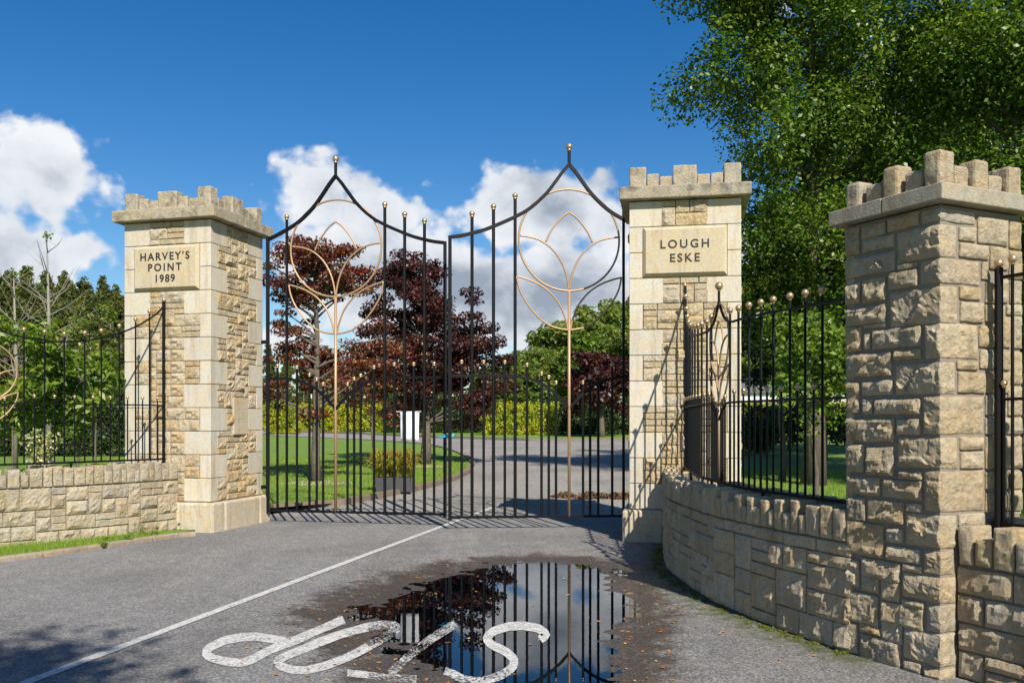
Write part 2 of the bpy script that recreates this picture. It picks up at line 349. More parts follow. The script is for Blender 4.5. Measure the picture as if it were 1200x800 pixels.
def water():
    m = bpy.data.materials.new('puddle_water'); m.use_nodes = True; nt = m.node_tree; nt.nodes.clear()
    fr = nt.nodes.new('ShaderNodeFresnel'); fr.inputs[0].default_value = 1.36
    g = nt.nodes.new('ShaderNodeBsdfGlossy'); g.inputs['Roughness'].default_value = .0; g.inputs[0].default_value = (1, 1, 1, 1)
    t = nt.nodes.new('ShaderNodeBsdfTransparent'); t.inputs[0].default_value = (.72, .66, .56, 1)
    n = nt.nodes.new('ShaderNodeTexNoise'); n.inputs['Scale'].default_value = 5; n.inputs['Detail'].default_value = 2
    ge = nt.nodes.new('ShaderNodeNewGeometry'); nt.links.new(ge.outputs['Position'], n.inputs['Vector'])
    b = nt.nodes.new('ShaderNodeBump'); b.inputs['Strength'].default_value = .04; b.inputs['Distance'].default_value = .003
    nt.links.new(n.outputs['Fac'], b.inputs['Height']); nt.links.new(b.outputs[0], g.inputs['Normal'])
    mx = nt.nodes.new('ShaderNodeMixShader'); o = nt.nodes.new('ShaderNodeOutputMaterial')
    nt.links.new(fr.outputs[0], mx.inputs[0]); nt.links.new(t.outputs[0], mx.inputs[1]); nt.links.new(g.outputs[0], mx.inputs[2])
    nt.links.new(mx.outputs[0], o.inputs[0]); return m
M_water = water()

# ------------------------------------------------------------------ rough stone blocks (shared by size)
_blocks = {}
def facet(x, z, k):      # height of a hammer-broken face: flat chips meeting at creases
    out = 0
    for fr_, am in ((6.5, 1.0), (17, .32)):
        v = Vector((x * fr_, k, z * fr_ * 1.2)); q = noise.voronoi(v)[1][0]; c = noise.cell_vector(q * 13.7); d = v - q
        out += am * ((c.x - .5) * .7 + (c.y - .5) * d.x * 1.3 + (c.z - .5) * d.z * 1.5)
    return out + .12 * noise.fractal(Vector((x * 30, k, z * 30)), 1, 2, 3)
def sstep(t): t = max(0., min(1., t)); return t * t * (3 - 2 * t)
def rock(dx, dy, dz, mat, amp=.008, res=.06, rad=.008, faces=1.0, q=.01, nvar=3, smooth=False, hewn=0.0):
    """closed block centred on the origin; every face broken up by amp, the -y face by an extra hewn belly"""
    k = (round(dx / q), round(dy / q), round(dz / q), mat.name, amp, res, hewn, rnd.randrange(nvar), rad)
    if k in _blocks: return _blocks[k]
    dx, dy, dz = k[0] * q, max(1, k[1]) * q, k[2] * q
    n = [max(1, round(d / res)) for d in (dx, dy, dz)]
    n[1] = min(n[1], max(2, n[1] // 2)) if hewn else n[1]
    h = (dx / 2, dy / 2, dz / 2)
    seed = Vector((rnd.uniform(-50, 50), rnd.uniform(-50, 50), rnd.uniform(-50, 50)))
    tilt = (rnd.uniform(-.5, .5), rnd.uniform(-.5, .5))
    vid = {}; V = []; F = []
    def axis(i, nn, hh):      # first and last ring sit close to the edge, as a chamfer
        e = min(rad, hh * .4)
        if nn <= 2: t = [-hh, -hh + e, hh - e, hh]
        else: t = [-hh, -hh + e] + [-hh + e + (2 * hh - 2 * e) * j / (nn - 1) for j in range(1, nn - 1)] + [hh - e, hh]
        return t[i]
    cnt = [(4 if a <= 2 else a + 2) for a in n]
    def vert(i, j, l):
        key = (i, j, l)
        if key in vid: return vid[key]
        p = Vector((axis(i, n[0], h[0]), axis(j, n[1], h[1]), axis(l, n[2], h[2])))
        r = min(rad, min(h) * .4)
        inner = Vector([max(-h[a] + r, min(h[a] - r, p[a])) for a in range(3)])
        d = p - inner
        if d.length > 1e-9: p = inner + d.normalized() * r
        if amp:
            s = p + seed
            a = noise.fractal(s * 9, 1, 2, 3)
            cellv = noise.cell_vector(s * 11)
            nn_ = d.normalized() if d.length > 1e-9 else Vector((0, 0, 0))
            ins = 1.0
            p += nn_ * (a * amp)
            p += Vector((cellv.x - .5, 0, cellv.z - .5)) * amp * .5
        if hewn and j <= 1:
            ex = min(h[0] - abs(p.x), h[2] - abs(p.z))
            belly = sstep(ex / .028)
            s = p + seed
            rough = .5 + facet(s.x, s.z, seed.y) + tilt[0] * p.x / max(h[0], .05) * .8 + tilt[1] * p.z / max(h[2], .05) * .7
            p.y -= hewn * belly * max(.05, rough)
        vid[key] = len(V); V.append(p); return vid[key]
    c = cnt
    for i in range(c[0] - 1):
        for l in range(c[2] - 1):
            F.append((vert(i, 0, l), vert(i + 1, 0, l), vert(i + 1, 0, l + 1), vert(i, 0, l + 1)))
            F.append((vert(i, c[1] - 1, l), vert(i, c[1] - 1, l + 1), vert(i + 1, c[1] - 1, l + 1), vert(i + 1, c[1] - 1, l)))
        for j in range(c[1] - 1):
            F.append((vert(i, j, 0), vert(i, j + 1, 0), vert(i + 1, j + 1, 0), vert(i + 1, j, 0)))
            F.append((vert(i, j, c[2] - 1), vert(i + 1, j, c[2] - 1), vert(i + 1, j + 1, c[2] - 1), vert(i, j + 1, c[2] - 1)))
    for j in range(c[1] - 1):
        for l in range(c[2] - 1):
            F.append((vert(0, j, l), vert(0, j, l + 1), vert(0, j + 1, l + 1), vert(0, j + 1, l)))
            F.append((vert(c[0] - 1, j, l), vert(c[0] - 1, j + 1, l), vert(c[0] - 1, j + 1, l + 1), vert(c[0] - 1, j, l + 1)))
    me = mesh('block', V, F, mat, smooth); _blocks[k] = me; return me

class Frame:
    """a vertical wall face: origin o, direction along it u, outward normal n (both horizontal)"""
    def __init__(s, o, u, n): s.o = Vector((*o, 0)); s.u = Vector((*u, 0)).normalized(); s.n = Vector((*n, 0)).normalized()
    def mat(s, a, z, out=0.0):     # local x along u (or against it, to stay right handed), local -y outward
        p = s.o + s.u * a + s.n * out; p.z = z
        y = -s.n; x = Vector((y.y, -y.x, 0)); return Matrix.Translation(p) @ Matrix(((x.x, y.x, 0, 0), (x.y, y.y, 0, 0), (0, 0, 1, 0), (0, 0, 0, 1)))
def put(name, me, parent, mw): return link(name, me, parent, mw)

def rubble(frame, W, z0, uw, uh, nu, nv, taken, parent, mat, amp, hewn, res, gap=.010, depth=.07, maxw=5, maxh=3, name='stone', ws=(2, 2, 3, 3, 4, 4, 5)):
    """snecked rubble: greedy fill of a grid of cells by stones of 1-3 units high and 1-5 wide"""
    occ = [[taken(i, j) for i in range(nu)] for j in range(nv)]
    for j in range(nv):
        for i in range(nu):
            if occ[j][i]: continue
            w = min(maxw, rnd.choice(ws)); h = rnd.choice([1, 1, 2, 2, 2, maxh])
            if h == 1: w = max(2, w)
            while i + w > nu or any(occ[j][i + a] for a in range(w) if i + a < nu):
                w -= 1
            rem = 0
            while i + w + rem < nu and not occ[j][i + w + rem]: rem += 1
            if rem == 1 and w < maxw + 1: w += 1
            hh = 1
            while hh < h and j + hh < nv and all(not occ[j + hh][i + a] for a in range(w)): hh += 1
            if w == 1 and hh > 2: hh = 2
            for b in range(hh):
                for a in range(w): occ[j + b][i + a] = True
            sx, sz = w * uw - gap, hh * uh - gap
            me = rock(sx, depth, sz, mat, amp, res, .008, hewn=hewn)
            out = rnd.uniform(-.004, .006) - depth / 2
            put(name, me, parent, frame.mat((i + w / 2) * uw, z0 + (j + hh / 2) * uh, out))
# ------------------------------------------------------------------ ground levels
def zg(y): return max(0., (y - 20) * .01) if y < 100 else .8 + (y - 100) * .002
def gp(x, y, zoff=0.0):      # where a sight line through the picture meets the ground (used to survey the site)
    Y = (EYE - zoff) * 1070 / (y - 492)
    if Y > 20: Y = (EYE - zoff + .2) * 1070 / (y - 492 + 10.7)
    return ((x - 600) / 1070 * Y, Y)
POOL = [gp(*p, -.035) for p in [(738, 685), (722, 668), (692, 660), (650, 656), (610, 656), (575, 659), (540, 667), (505, 677), (470, 690), (438, 700), (415, 716), (425, 732), (446, 742), (452, 758), (474, 776), (500, 790), (520, 830), (600, 870), (690, 850), (726, 800), (733, 760), (738, 720)]]
PA = np.array(POOL)
def pool_d(x, y):            # signed distance to the puddle's edge, positive inside
    p = np.array((x, y)); a = PA; b = np.roll(PA, -1, 0); ab = b - a
    t = np.clip(((p - a) * ab).sum(1) / (ab ** 2).sum(1), 0, 1); d = np.sqrt(((a + ab * t[:, None] - p) ** 2).sum(1)).min()
    c = ((a[:, 1] > y) != (b[:, 1] > y)) & (x < (b[:, 0] - a[:, 0]) * (y - a[:, 1]) / (b[:, 1] - a[:, 1] + 1e-12) + a[:, 0])
    return d if c.sum() % 2 else -d
def road_h(x, y):
    if not (-3.2 < x < 2.6 and 3.2 < y < 11.6): return 0.0, 0.0
    d = pool_d(x, y)
    h = -.034 * sstep((d + .75) / .75)
    if d > 0: h -= .03 * sstep(d / 1.1)
    w = sstep((d + .85 + (.35 if x < -.4 else 0) * sstep((-.4 - x) / .8)) / (.95 + (.35 if x < -.4 else 0) * sstep((-.4 - x) / .8)))
    h += .0035 * noise.fractal(Vector((x * 1.6, y * 1.6, 3)), 1, 2, 5) * sstep((d + 1.2) / .8) + .0032 * noise.fractal(Vector((x * 7, y * 7, 9)), 1, 2, 3) * sstep((d + .5) / .4)
    return h, w
WALLF = [(1.87, 11.0), (1.67, 10.0), (1.545, 9.07), (1.56, 8.2), (1.63, 7.4), (1.72, 7.01), (1.87, 6.45), (2.13, 5.74)]
def wall_d(x, y):
    a = np.array(WALLF[:-1]); b = np.array(WALLF[1:]); ab = b - a; p = np.array((x, y))
    t = np.clip(((p - a) * ab).sum(1) / (ab ** 2).sum(1), 0, 1); return np.sqrt(((a + ab * t[:, None] - p) ** 2).sum(1)).min()

def build_ground():
    # rough ground under everything, out to the horizon
    ys = [-60, -10, 0, 20, 40, 60, 80, 100, 160, 300, 700, 1500]; xs = [-1500, -300, -80, -20, 0, 20, 80, 300, 1500]
    v = [(x, y, zg(y) - .14) for y in ys for x in xs]; n = len(xs)
    f = [(j * n + i, j * n + i + 1, (j + 1) * n + i + 1, (j + 1) * n + i) for j in range(len(ys) - 1) for i in range(n - 1)]
    o = link('ground', mesh('ground', v, f, M_grass)); tag(o, kind='structure')
    # the drive in front of the gate: one sheet with the dip that holds the puddle
    def seg(a, b, s): return list(np.arange(a, b - 1e-6, s))
    xs = seg(-9, -3.2, .4) + seg(-3.2, 2.6, .035) + seg(2.6, 6.0, .3) + [6.0]
    ys = seg(-8, 3.2, .4) + seg(3.2, 11.6, .045) + seg(11.6, 13.9, .2) + [14.0]
    nx = len(xs); V = []; wet = []; moss = []; silt = []
    for y in ys:
        for x in xs:
            h, w = road_h(x, y); V.append((x, y, h)); wet.append(w * .93)
            m = 0.
            if 1.0 < x < 3 and 5 < y < 12:
                m = sstep(1 - wall_d(x, y) / .75) * .75
            moss.append(m)
            s_ = 0.
            if w > 0:
                d = pool_d(x, y); s_ = .55 * math.exp(-((d + .22) / .22) ** 2)
                if x > .95 and 7 < y < 11: s_ = max(s_, .42 * sstep((x - .9) / .4) * sstep((d + .9) / .5))
            silt.append(s_)
    F = [(j * nx + i, j * nx + i + 1, (j + 1) * nx + i + 1, (j + 1) * nx + i) for j in range(len(ys) - 1) for i in range(nx - 1)]
    me = mesh('road', V, F, M_asph, True)
    for nm, dat in (('wet', wet), ('moss', moss), ('silt', silt)):
        a = me.attributes.new(nm, 'FLOAT', 'POINT'); a.data.foreach_set('value', dat)
    o = link('road', me); tag(o, kind='structure')
    def sheet(name, poly, zoff, mat, step=2.0, y0=-20):
        bm = bmesh.new(); vs = [bm.verts.new((x, y, 0)) for x, y in poly]; bm.faces.new(vs)
        bmesh.ops.triangulate(bm, faces=bm.faces[:])
        lo_, hi_ = min(p[1] for p in poly), max(p[1] for p in poly)
        y = 20.0
        cuts = [q for q in (20, 40, 60, 80, 100) if lo_ < q < hi_]
        for q in cuts:
            bmesh.ops.bisect_plane(bm, geom=bm.verts[:] + bm.edges[:] + bm.faces[:], plane_co=(0, q, 0), plane_no=(0, 1, 0))
        for v in bm.verts: v.co.z = zg(v.co.y) + zoff
        bmesh.ops.recalc_face_normals(bm, faces=bm.faces[:])
        if bm.faces and sum(f.normal.z for f in bm.faces) < 0: bmesh.ops.reverse_faces(bm, faces=bm.faces[:])
        me = bpy.data.meshes.new(name); bm.to_mesh(me); bm.free(); me.materials.append(mat)
        o = link(name, me); tag(o, kind='structure'); return o
    # drive beyond the gate: asphalt from the gate to the cross road
    isl = [gp(*p) for p in [(318, 598), (400, 591.5), (440, 584), (490, 574), (530, 563), (549, 554), (554, 545), (548, 537), (535, 531), (520, 526), (500, 521.5), (430, 516.5), (308, 511), (200, 509.5), (60, 508.5)]]
    far = [gp(*p) for p in [(60, 503), (308, 505), (430, 509), (510, 513), (620, 516.5), (735, 516.5), (850, 513.5), (1000, 509), (1090, 508.5)]]
    near_r = [gp(*p) for p in [(1090, 513), (1000, 513.5), (930, 515), (880, 519)]] + [(8.5, 38), (5.2, 26), (3.2, 18), (2.6, 14)]
    sheet('drive', [(-9, 14), (-9, 13.99)] and [(-3.9, 14)] + isl[0:] + far + near_r, .0, M_asph2)
    sheet('cross_road_verge', far[::-1] + [(-110, 75), (-110, 130), (110, 130), (110, 60)], .05, M_grass)
    sheet('lawn', [(-4.1, 14.2)] + isl + [(-110, 74), (-110, 8), (-6.5, 9.5), (-5.6, 10.9), (-4.9, 12.0), (-4.3, 13.5)], .05, M_grass)
    sheet('side_lawn', [(2.35, 12.4)] + [(2.9, 14), (3.5, 18), (5.5, 26), (8.8, 38)] + [gp(*p) for p in [(880, 519.3), (930, 515.4), (1000, 513.9), (1090, 513.4)]] + [(80, 45), (80, 0), (3.4, 4.6), (2.75, 6), (2.3, 7.2), (2.05, 8.2), (2.05, 9.2), (2.2, 10.5)], .05, M_grass)
    # stone edging round the lawn
    g = Geo()
    pts = [Vector((x, y, zg(y) + .02)) for x, y in isl[:13]]
    for i in range(len(pts) - 1):
        a, b = pts[i], pts[i + 1]; L_ = (b - a).length; k = max(1, int(L_ / .9)); an = math.atan2(b.y - a.y, b.x - a.x)
        for q in range(k):
            c = a.lerp(b, (q + .5) / k); g.box((c.x, c.y, c.z), (L_ / k - .012, .13, .16), an)
    tag(g.build('lawn_kerb', flat_mat('brown_edging', (.20, .15, .105), .9, 0, .3, 6, .01)), kind='structure')
    # far kerb of the cross road
    g = Geo(); pts = [Vector((x, y, zg(y) + .04)) for x, y in far]
    for i in range(len(pts) - 1):
        a, b = pts[i], pts[i + 1]; L_ = (b - a).length; an = math.atan2(b.y - a.y, b.x - a.x); c = a.lerp(b, .5)
        g.box((c.x, c.y, c.z), (L_, .15, .2), an)
    tag(g.build('cross_road_kerb', flat_mat('grey_kerb', (.17, .15, .12), .9, 0, .3, 6, .01)), kind='structure')
    # verge between the left wall and the drive
    verge = [(-4.22, 11.72), (-4.42, 11.25), (-4.72, 10.6), (-5.1, 9.95), (-5.6, 9.2), (-6.4, 8.2), (-8.2, 6.2), (-10, 8), (-7.4, 9.6), (-6.3, 9.9), (-5.75, 10.35), (-5.38, 10.75), (-5.0, 11.18), (-4.7, 11.65), (-4.45, 12.1), (-4.1, 12.1)]
    sheet('verge', verge, .035, M_grass)
    kp = [Vector((x, y, .02)) for x, y in [(-4.02, 11.62), (-4.22, 11.5), (-4.42, 11.15), (-4.72, 10.5), (-5.08, 9.85), (-5.6, 9.1), (-6.4, 8.1), (-8.0, 6.2)]]
    k0 = None
    for i in range(len(kp) - 1):
        a, b = kp[i], kp[i + 1]; L_ = (b - a).length; k = max(1, round(L_ / .9)); an = math.atan2(b.y - a.y, b.x - a.x)
        for q in range(k):
            c = a.lerp(b, (q + .5) / k)
            o = link('kerb_stone', rock(round(L_ / k - .01, 2), .11, .15, M_kerb, .004, .12, .02)); o.location = (c.x, c.y, -.02); o.rotation_euler.z = an
            tag(o, kind='structure')
M_kerb = stone_mat('edging_stone', [(.30, .25, .19), (.34, .29, .23)], .5, 40, .008)
build_ground()
# water lying in the dip
wv = [(x, y) for x, y in [(-2.9, 3.4), (2.4, 3.4), (2.4, 11.4), (-2.9, 11.4)]]
o = link('puddle', mesh('puddle', [(x, y, -.035) for x, y in wv], [(0, 1, 2, 3)], M_water)); tag(o, kind='structure')

# ------------------------------------------------------------------ road paint
def stroke(pts, w, name, wears=None, taper=None):
    P = [Vector(p) for p in pts]
    # resample
    Q = []
    for i in range(len(P) - 1):
        k = max(1, int((P[i + 1] - P[i]).length / 3))
        for q in range(k): Q.append(P[i].lerp(P[i + 1], q / k))
    Q.append(P[-1]); V = []; F = []; wr = []
    S = [Q[0]] + [(Q[i - 1] + Q[i] * 2 + Q[i + 1]) / 4 for i in range(1, len(Q) - 1)] + [Q[-1]]
    Q = S
    for i, p in enumerate(Q):
        t = (Q[min(i + 1, len(Q) - 1)] - Q[max(i - 1, 0)]).normalized(); nn = Vector((-t.y, t.x))
        for s in (-1, -.33, .33, 1):
            q = p + nn * w * .5 * s; X, Y = gp(q.x, q.y, -.033 if name in 's' else (-.02 if name == 't' else 0)); V.append((X, Y))
            wr.append(wears(p) if wears else 0.)
    k = 4
    for i in range(len(Q) - 1):
        for j in range(k - 1): F.append((i * k + j, i * k + j + 1, (i + 1) * k + j + 1, (i + 1) * k + j))
    return V, F, wr
def paint_obj(name, strokes, label, group=None):
    V = []; F = []; W = []
    for v, f, w in strokes:
        n = len(V); V += [(x, y, max(road_h(x, y)[0] + .005, -.0325)) for x, y in v]; F += [tuple(n + i for i in q) for q in f]; W += w
    me = mesh(name, V, F, M_paint); a = me.attributes.new('wear', 'FLOAT', 'POINT'); a.data.foreach_set('value', W)
    o = link(name, me); tag(o, label, 'road marking', group); return o
wr = lambda p: .075 + (.11 if p.x > 430 and p.x < 560 else 0)
paint_obj('painted_letter', [stroke([(403, 721), (375, 735), (350, 748), (330, 756), (310, 765), (296, 773), (283, 777), (267, 776), (250, 772), (240, 767), (245, 759), (262, 751), (282, 747), (300, 746), (320, 749), (335, 751)], 9.8, 'p', wr)], 'white painted letter P of the word STOP, on dry asphalt nearest the long white line', 'letters of the word STOP on the drive')
paint_obj('painted_letter', [stroke([(449, 726), (432, 729), (415, 734), (400, 739), (375, 750), (350, 762), (330, 771), (324, 776), (328, 781), (342, 785), (360, 785), (380, 779), (400, 770), (418, 760), (432, 752), (450, 741), (465, 732), (466, 728), (458, 726), (449, 726)], 9.8, 'o', wr)], 'white painted letter O of the word STOP, its far end in the puddle', 'letters of the word STOP on the drive')
paint_obj('painted_letter', [stroke([(407, 790), (430, 791), (460, 793), (488, 794)], 9, 't', wr), stroke([(457, 788), (479, 766), (505, 746), (534, 728)], 10, 't', wr)], 'broken white painted letter T of the word STOP, half under the puddle', 'letters of the word STOP on the drive')
paint_obj('painted_letter', [stroke([(633, 749), (641, 743), (631, 735.6), (613, 732.6), (596, 733.5), (578, 739), (569.5, 747), (575, 754.5), (593, 763), (603, 772), (601.6, 780.8), (590, 789.5), (575, 795), (561, 798), (543, 796), (529, 789), (521, 786)], 10, 's', lambda p: .14 if p.x < 570 or p.y > 783 else .05)], 'white painted letter S of the word STOP, under the puddle water', 'letters of the word STOP on the drive')
# long white line
def line_obj():
    a, b = Vector((-3.35, 2.4)), Vector((-.2, 15.9)); n = 260; V = []; F = []; W = []
    d = (b - a).normalized(); pr = Vector((-d.y, d.x))
    for i in range(n + 1):
        c = a.lerp(b, i / n)
        for s in (-.042, -.014, .014, .042):
            q = c + pr * s * (1 + .08 * noise.noise(Vector((i * .5, s * 90, 1)))); V.append((q.x, q.y, .006 + min(0, road_h(q.x, q.y)[0])+ zg(q.y))); W.append(.03 + .05 * noise.noise(Vector((c.x, c.y * 1.5, 4))))
    for i in range(n):
        for j in range(3): F.append((i * 4 + j, i * 4 + j + 1, i * 4 + 5 + j, i * 4 + 4 + j))
    me = mesh('painted_line', V, F, M_paint); at = me.attributes.new('wear', 'FLOAT', 'POINT'); at.data.foreach_set('value', W)
    tag(link('painted_line', me), 'long white line painted down the drive and under the gate', 'road marking')
line_obj()

# ------------------------------------------------------------------ text
def text_mesh(s, size, depth, mat, spacing=1.0, bold=.016):
    cu = bpy.data.curves.new('lettering', 'FONT'); cu.body = s; cu.size = size; cu.extrude = depth / 2; cu.align_x = 'CENTER'; cu.align_y = 'CENTER'
    cu.space_character = spacing; cu.offset = bold * size; cu.resolution_u = 4
    o = bpy.data.objects.new('t', cu); col.objects.link(o); bpy.context.view_layer.update()
    me = bpy.data.meshes.new_from_object(o.evaluated_get(bpy.context.evaluated_depsgraph_get()))
    bpy.data.objects.remove(o); bpy.data.curves.remove(cu); me.materials.clear(); me.materials.append(mat); return me
def face_mat(fr, a, z, out):   # for text: local x along the reader's right, local y up, local z out of the wall
    m = fr.mat(a, z, out); x = m.col[0].to_3d(); n = fr.n
    return Matrix(((x.x, 0, n.x, m[0][3]), (x.y, 0, n.y, m[1][3]), (0, 1, 0, m[2][3]), (0, 0, 0, 1)))

# ------------------------------------------------------------------ gate piers
CW, CH = 1.32, .31         # width, course height
Z0 = .393
def gate_pier(name, label, P, ang, flip, depth_w, lines):
    """P: the front corner on the gateway side; ang: turn of the front; flip: +1 when the body lies to the left of P (seen from the road)"""
    a = R(ang)
    uf = Vector((-math.cos(a), math.sin(a))) if flip > 0 else Vector((math.cos(a), -math.sin(a)))   # along the front, away from the gateway
    nf = Vector((-math.sin(a), -math.cos(a)))                                                   # outward normal of the front
    us = -nf                                                                                     # along the side, towards the back
    ns = -uf                                                                                     # outward normal of the gateway side
    P = Vector(P)
    root = empty(name, (P.x, P.y, 0), label, 'gate pier', 'tall sandstone gate piers')
    D = depth_w
    H = 12 * CH
    A, B, Cc, Dd = P, P + uf * CW, P + uf * CW + us * D, P + us * D
    faces = [(Frame(A, uf, nf), CW, 1), (Frame(A, us, ns), D, 0), (Frame(B, us, -ns), D, 0), (Frame(Dd, uf, -nf), CW, 0)]
    ctr = (A + Cc) / 2
    g = Geo(); rz = math.atan2(uf.y, uf.x)
    g.box((ctr.x, ctr.y, Z0 / 2 + H / 2 + .15), (CW - .036, D - .036, Z0 + H - .3), rz); g.build('mortar_core', M_mort, root)
    # corner quoins: real blocks, long on one face and short on the other
    lo_, sh = .41, .165
    for ci, (c, d1, d2) in enumerate(((A, uf, us), (B, -uf, us), (Cc, -uf, -us), (Dd, uf, -us))):
        for r in range(12):
            odd = (r + 1) % 2 == 1
            l1, l2 = (lo_, sh) if odd else (sh, .39)
            if r == 10: l1, l2 = sh, sh
            if r == 11: l1, l2 = lo_, .40
            if r == 9 : l1 = sh
            cc = c + d1 * (l1 / 2 - .002) + d2 * (l2 / 2 - .002)
            w, d = l1 - .006, l2 - .006
            me = rock(w, d, CH - .008, M_ash, .0015, .2, .005, nvar=2, q=.002)
            put('quoin', me, root, Matrix.Translation((cc.x, cc.y, Z0 + (r + .5) * CH)) @ Matrix.Rotation(math.atan2(d1.y, d1.x), 4, 'Z'))
    uh = CH / 4
    for fi, (fr, W, front) in enumerate(faces):
        nu = 24; uw = W / nu
        def taken(i, j, front=front, W=W, uw=uw):
            r = j // 4; odd = (r + 1) % 2 == 1; x = (i + .5) * uw
            l = (lo_ if odd else sh) if fi in (0, 3) else (sh if odd else .39)
            if r == 10: l = sh
            if r == 9 and fi in (0, 3): l = sh
            if r == 11: l = .41
            if x < l or x > W - l: return True
            if front and r in (9, 10): return True
            return False
        rubble(fr, W, Z0, uw, uh, nu, 48, taken, root, M_rub, .004, .028, .028, gap=.008, maxw=7, maxh=3, ws=(3, 4, 4, 5, 6, 7))
    # plinth with a weathered top edge
    pz = Z0 - .01
    e = .085
    def plinth(c, w, d, rz):
        me = rock(w, d, pz + .1, M_pl, .003, .16, .03, nvar=1, q=.005)
        put('plinth_block', me, root, Matrix.Translation((c.x, c.y, pz / 2 - .05)) @ Matrix.Rotation(rz, 4, 'Z'))
    for (c0, u, n, W) in ((A, uf, nf, CW), (Dd, uf, -nf, CW)):
        n_ = 3
        L_ = (W + 2 * e) / n_
        for i in range(n_):
            c = c0 - u * e + u * (L_ * (i + .5)) + n * (e - .15); plinth(c, L_ - .006, .3, math.atan2(u.y, u.x))
    for (c0, n) in ((A, -uf), (B, uf)):
        L_ = D + 2 * e - .6
        c = c0 + us * (D / 2) + n * (e - .15); plinth(c, L_ - .006, .3, math.atan2(us.y, us.x) + 0)
    # cap slab in two stones
    zc = Z0 + H + .01; th = .15; ov = .115
    for i in (0, 1):
        L_ = (D + 2 * ov) / 2; c = ctr + us * (L_ / 2 * (1 if i else -1))
        me = rock(CW + 2 * ov, L_ - .004, th, M_cap, .003, .13, .012, nvar=1, q=.005)
        put('cap_slab', me, root, Matrix.Translation((c.x, c.y, zc + th / 2)) @ Matrix.Rotation(rz, 4, 'Z'))
    # crenellations: tall at corners and middle, short pairs between
    zt = zc + th
    def row(c0, u, n, W, skip):
        tl = W * .153; tm = W * .218; sh_ = (W - 2 * tl - tm) / 4; x = 0
        for k, (w, t) in enumerate(((tl, 1), (sh_, 0), (sh_, 0), (tm, 1), (sh_, 0), (sh_, 0), (tl, 1))):
            if not (skip and k in (0, 6)):
                h = rnd.uniform(.245, .285) if t else rnd.uniform(.14, .18)
                me = rock(w - (.006 if t else .012), .17 if t else .14, round(h, 2), M_cap, .008, .04, .014, q=.005)
                c = c0 + u * (x + w / 2) - n * (.085 if t else .09); put('merlon', me, root, Matrix.Translation((c.x, c.y, zt + h / 2 - .004)) @ Matrix.Rotation(math.atan2(u.y, u.x), 4, 'Z'))
            x += w
    row(A, uf, nf, CW, False); row(Dd, uf, -nf, CW, False); row(A, us, ns, D, True); row(B, us, -ns, D, True)
    # name stone
    fr = faces[0][0]
    zc_ = Z0 + 10 * CH; pw, ph = .99, 2 * CH - .03
    V = [(-pw / 2, 0, -ph / 2), (pw / 2, 0, -ph / 2), (pw / 2, 0, ph / 2), (-pw / 2, 0, ph / 2)]
    b = .035; dp = .05
    V += [(-pw / 2, -.012, -ph / 2), (pw / 2, -.012, -ph / 2), (pw / 2, -.012, ph / 2), (-pw / 2, -.012, ph / 2)]
    V += [(x + (b if x < 0 else -b), -dp, z_ + (b if z_ < 0 else -b)) for x, y, z_ in V[:4]]
    F = [(8, 9, 10, 11)] + [(i, (i + 1) % 4, 4 + (i + 1) % 4, 4 + i) for i in range(4)] + [(4 + i, 4 + (i + 1) % 4, 8 + (i + 1) % 4, 8 + i) for i in range(4)]
    ns_ = link('name_stone', mesh('name_stone', V, F, M_nst), root, fr.mat(CW / 2, zc_, .0))
    # plain backing behind the name stone
    g = Geo(); c = A + uf * CW / 2 + us * .05; g.box((c.x, c.y, zc_), (CW - 2 * sh - .01, .085, 2 * CH - .008), rz); g.build('backing_stone', M_ash, root)
    for (txt, dz, sz, spc) in lines:
        me = text_mesh(txt, sz, .006, M_letter, spc)
        link('lettering', me, ns_, face_mat(fr, CW / 2, zc_ + dz, dp + .002))
    return root, faces
M_nst = stone_mat('name_stone_sandstone', [(.50, .44, .325), (.50, .44, .325)], .05, 90, .001, .4, mott=.2)
M_pl = stone_mat('plinth_stone', [(.50, .45, .35), (.54, .49, .39)], .3, 40, .004, .8, (.20, .17, .12))
PL, AL = (-3.96, 12.0), 14.7
PR, AR = (1.424, 11.08), 10.5
lp, lfaces = gate_pier('gate_pier', 'left gate pier, with the stone lettered HARVEY\'S POINT 1989 and a side plaque', PL, AL, 1, 1.32,
          [("HARVEY'S", .145, .140, 1.3), ('POINT', 0, .140, 1.35), ('1989', -.148, .140, 1.2)])
rp, rfaces = gate_pier('gate_pier', 'right gate pier, with the stone lettered LOUGH ESKE, the curved railing\'s shadow across it', PR, AR, -1, 1.2,
          [('LOUGH', .078, .140, 1.35), ('ESKE', -.088, .140, 1.3)])
# small worn plaque on the gateway side of the left pier
fr = lfaces[1][0]; g = Geo(); mw = fr.mat(.70, 1.525, 0)
def slab(w, d, h):
    g = Geo(); g.box((0, -d / 2, 0), (w, d, h)); return mesh('slab', g.v, g.f, M_nst)
pq = link('wall_plaque', slab(.36, .03, .50), lp, mw)
for i in range(9):
    w = [.20, .12, .22, .16, .22, .18, .20, .12, .16][i]
    g = Geo(); g.box((0, -.031, 0), (w, .002, .008)); link('worn_line', mesh('worn_line', g.v, g.f, M_pl), pq, fr.mat(.70, 1.715 - i * .045, 0))

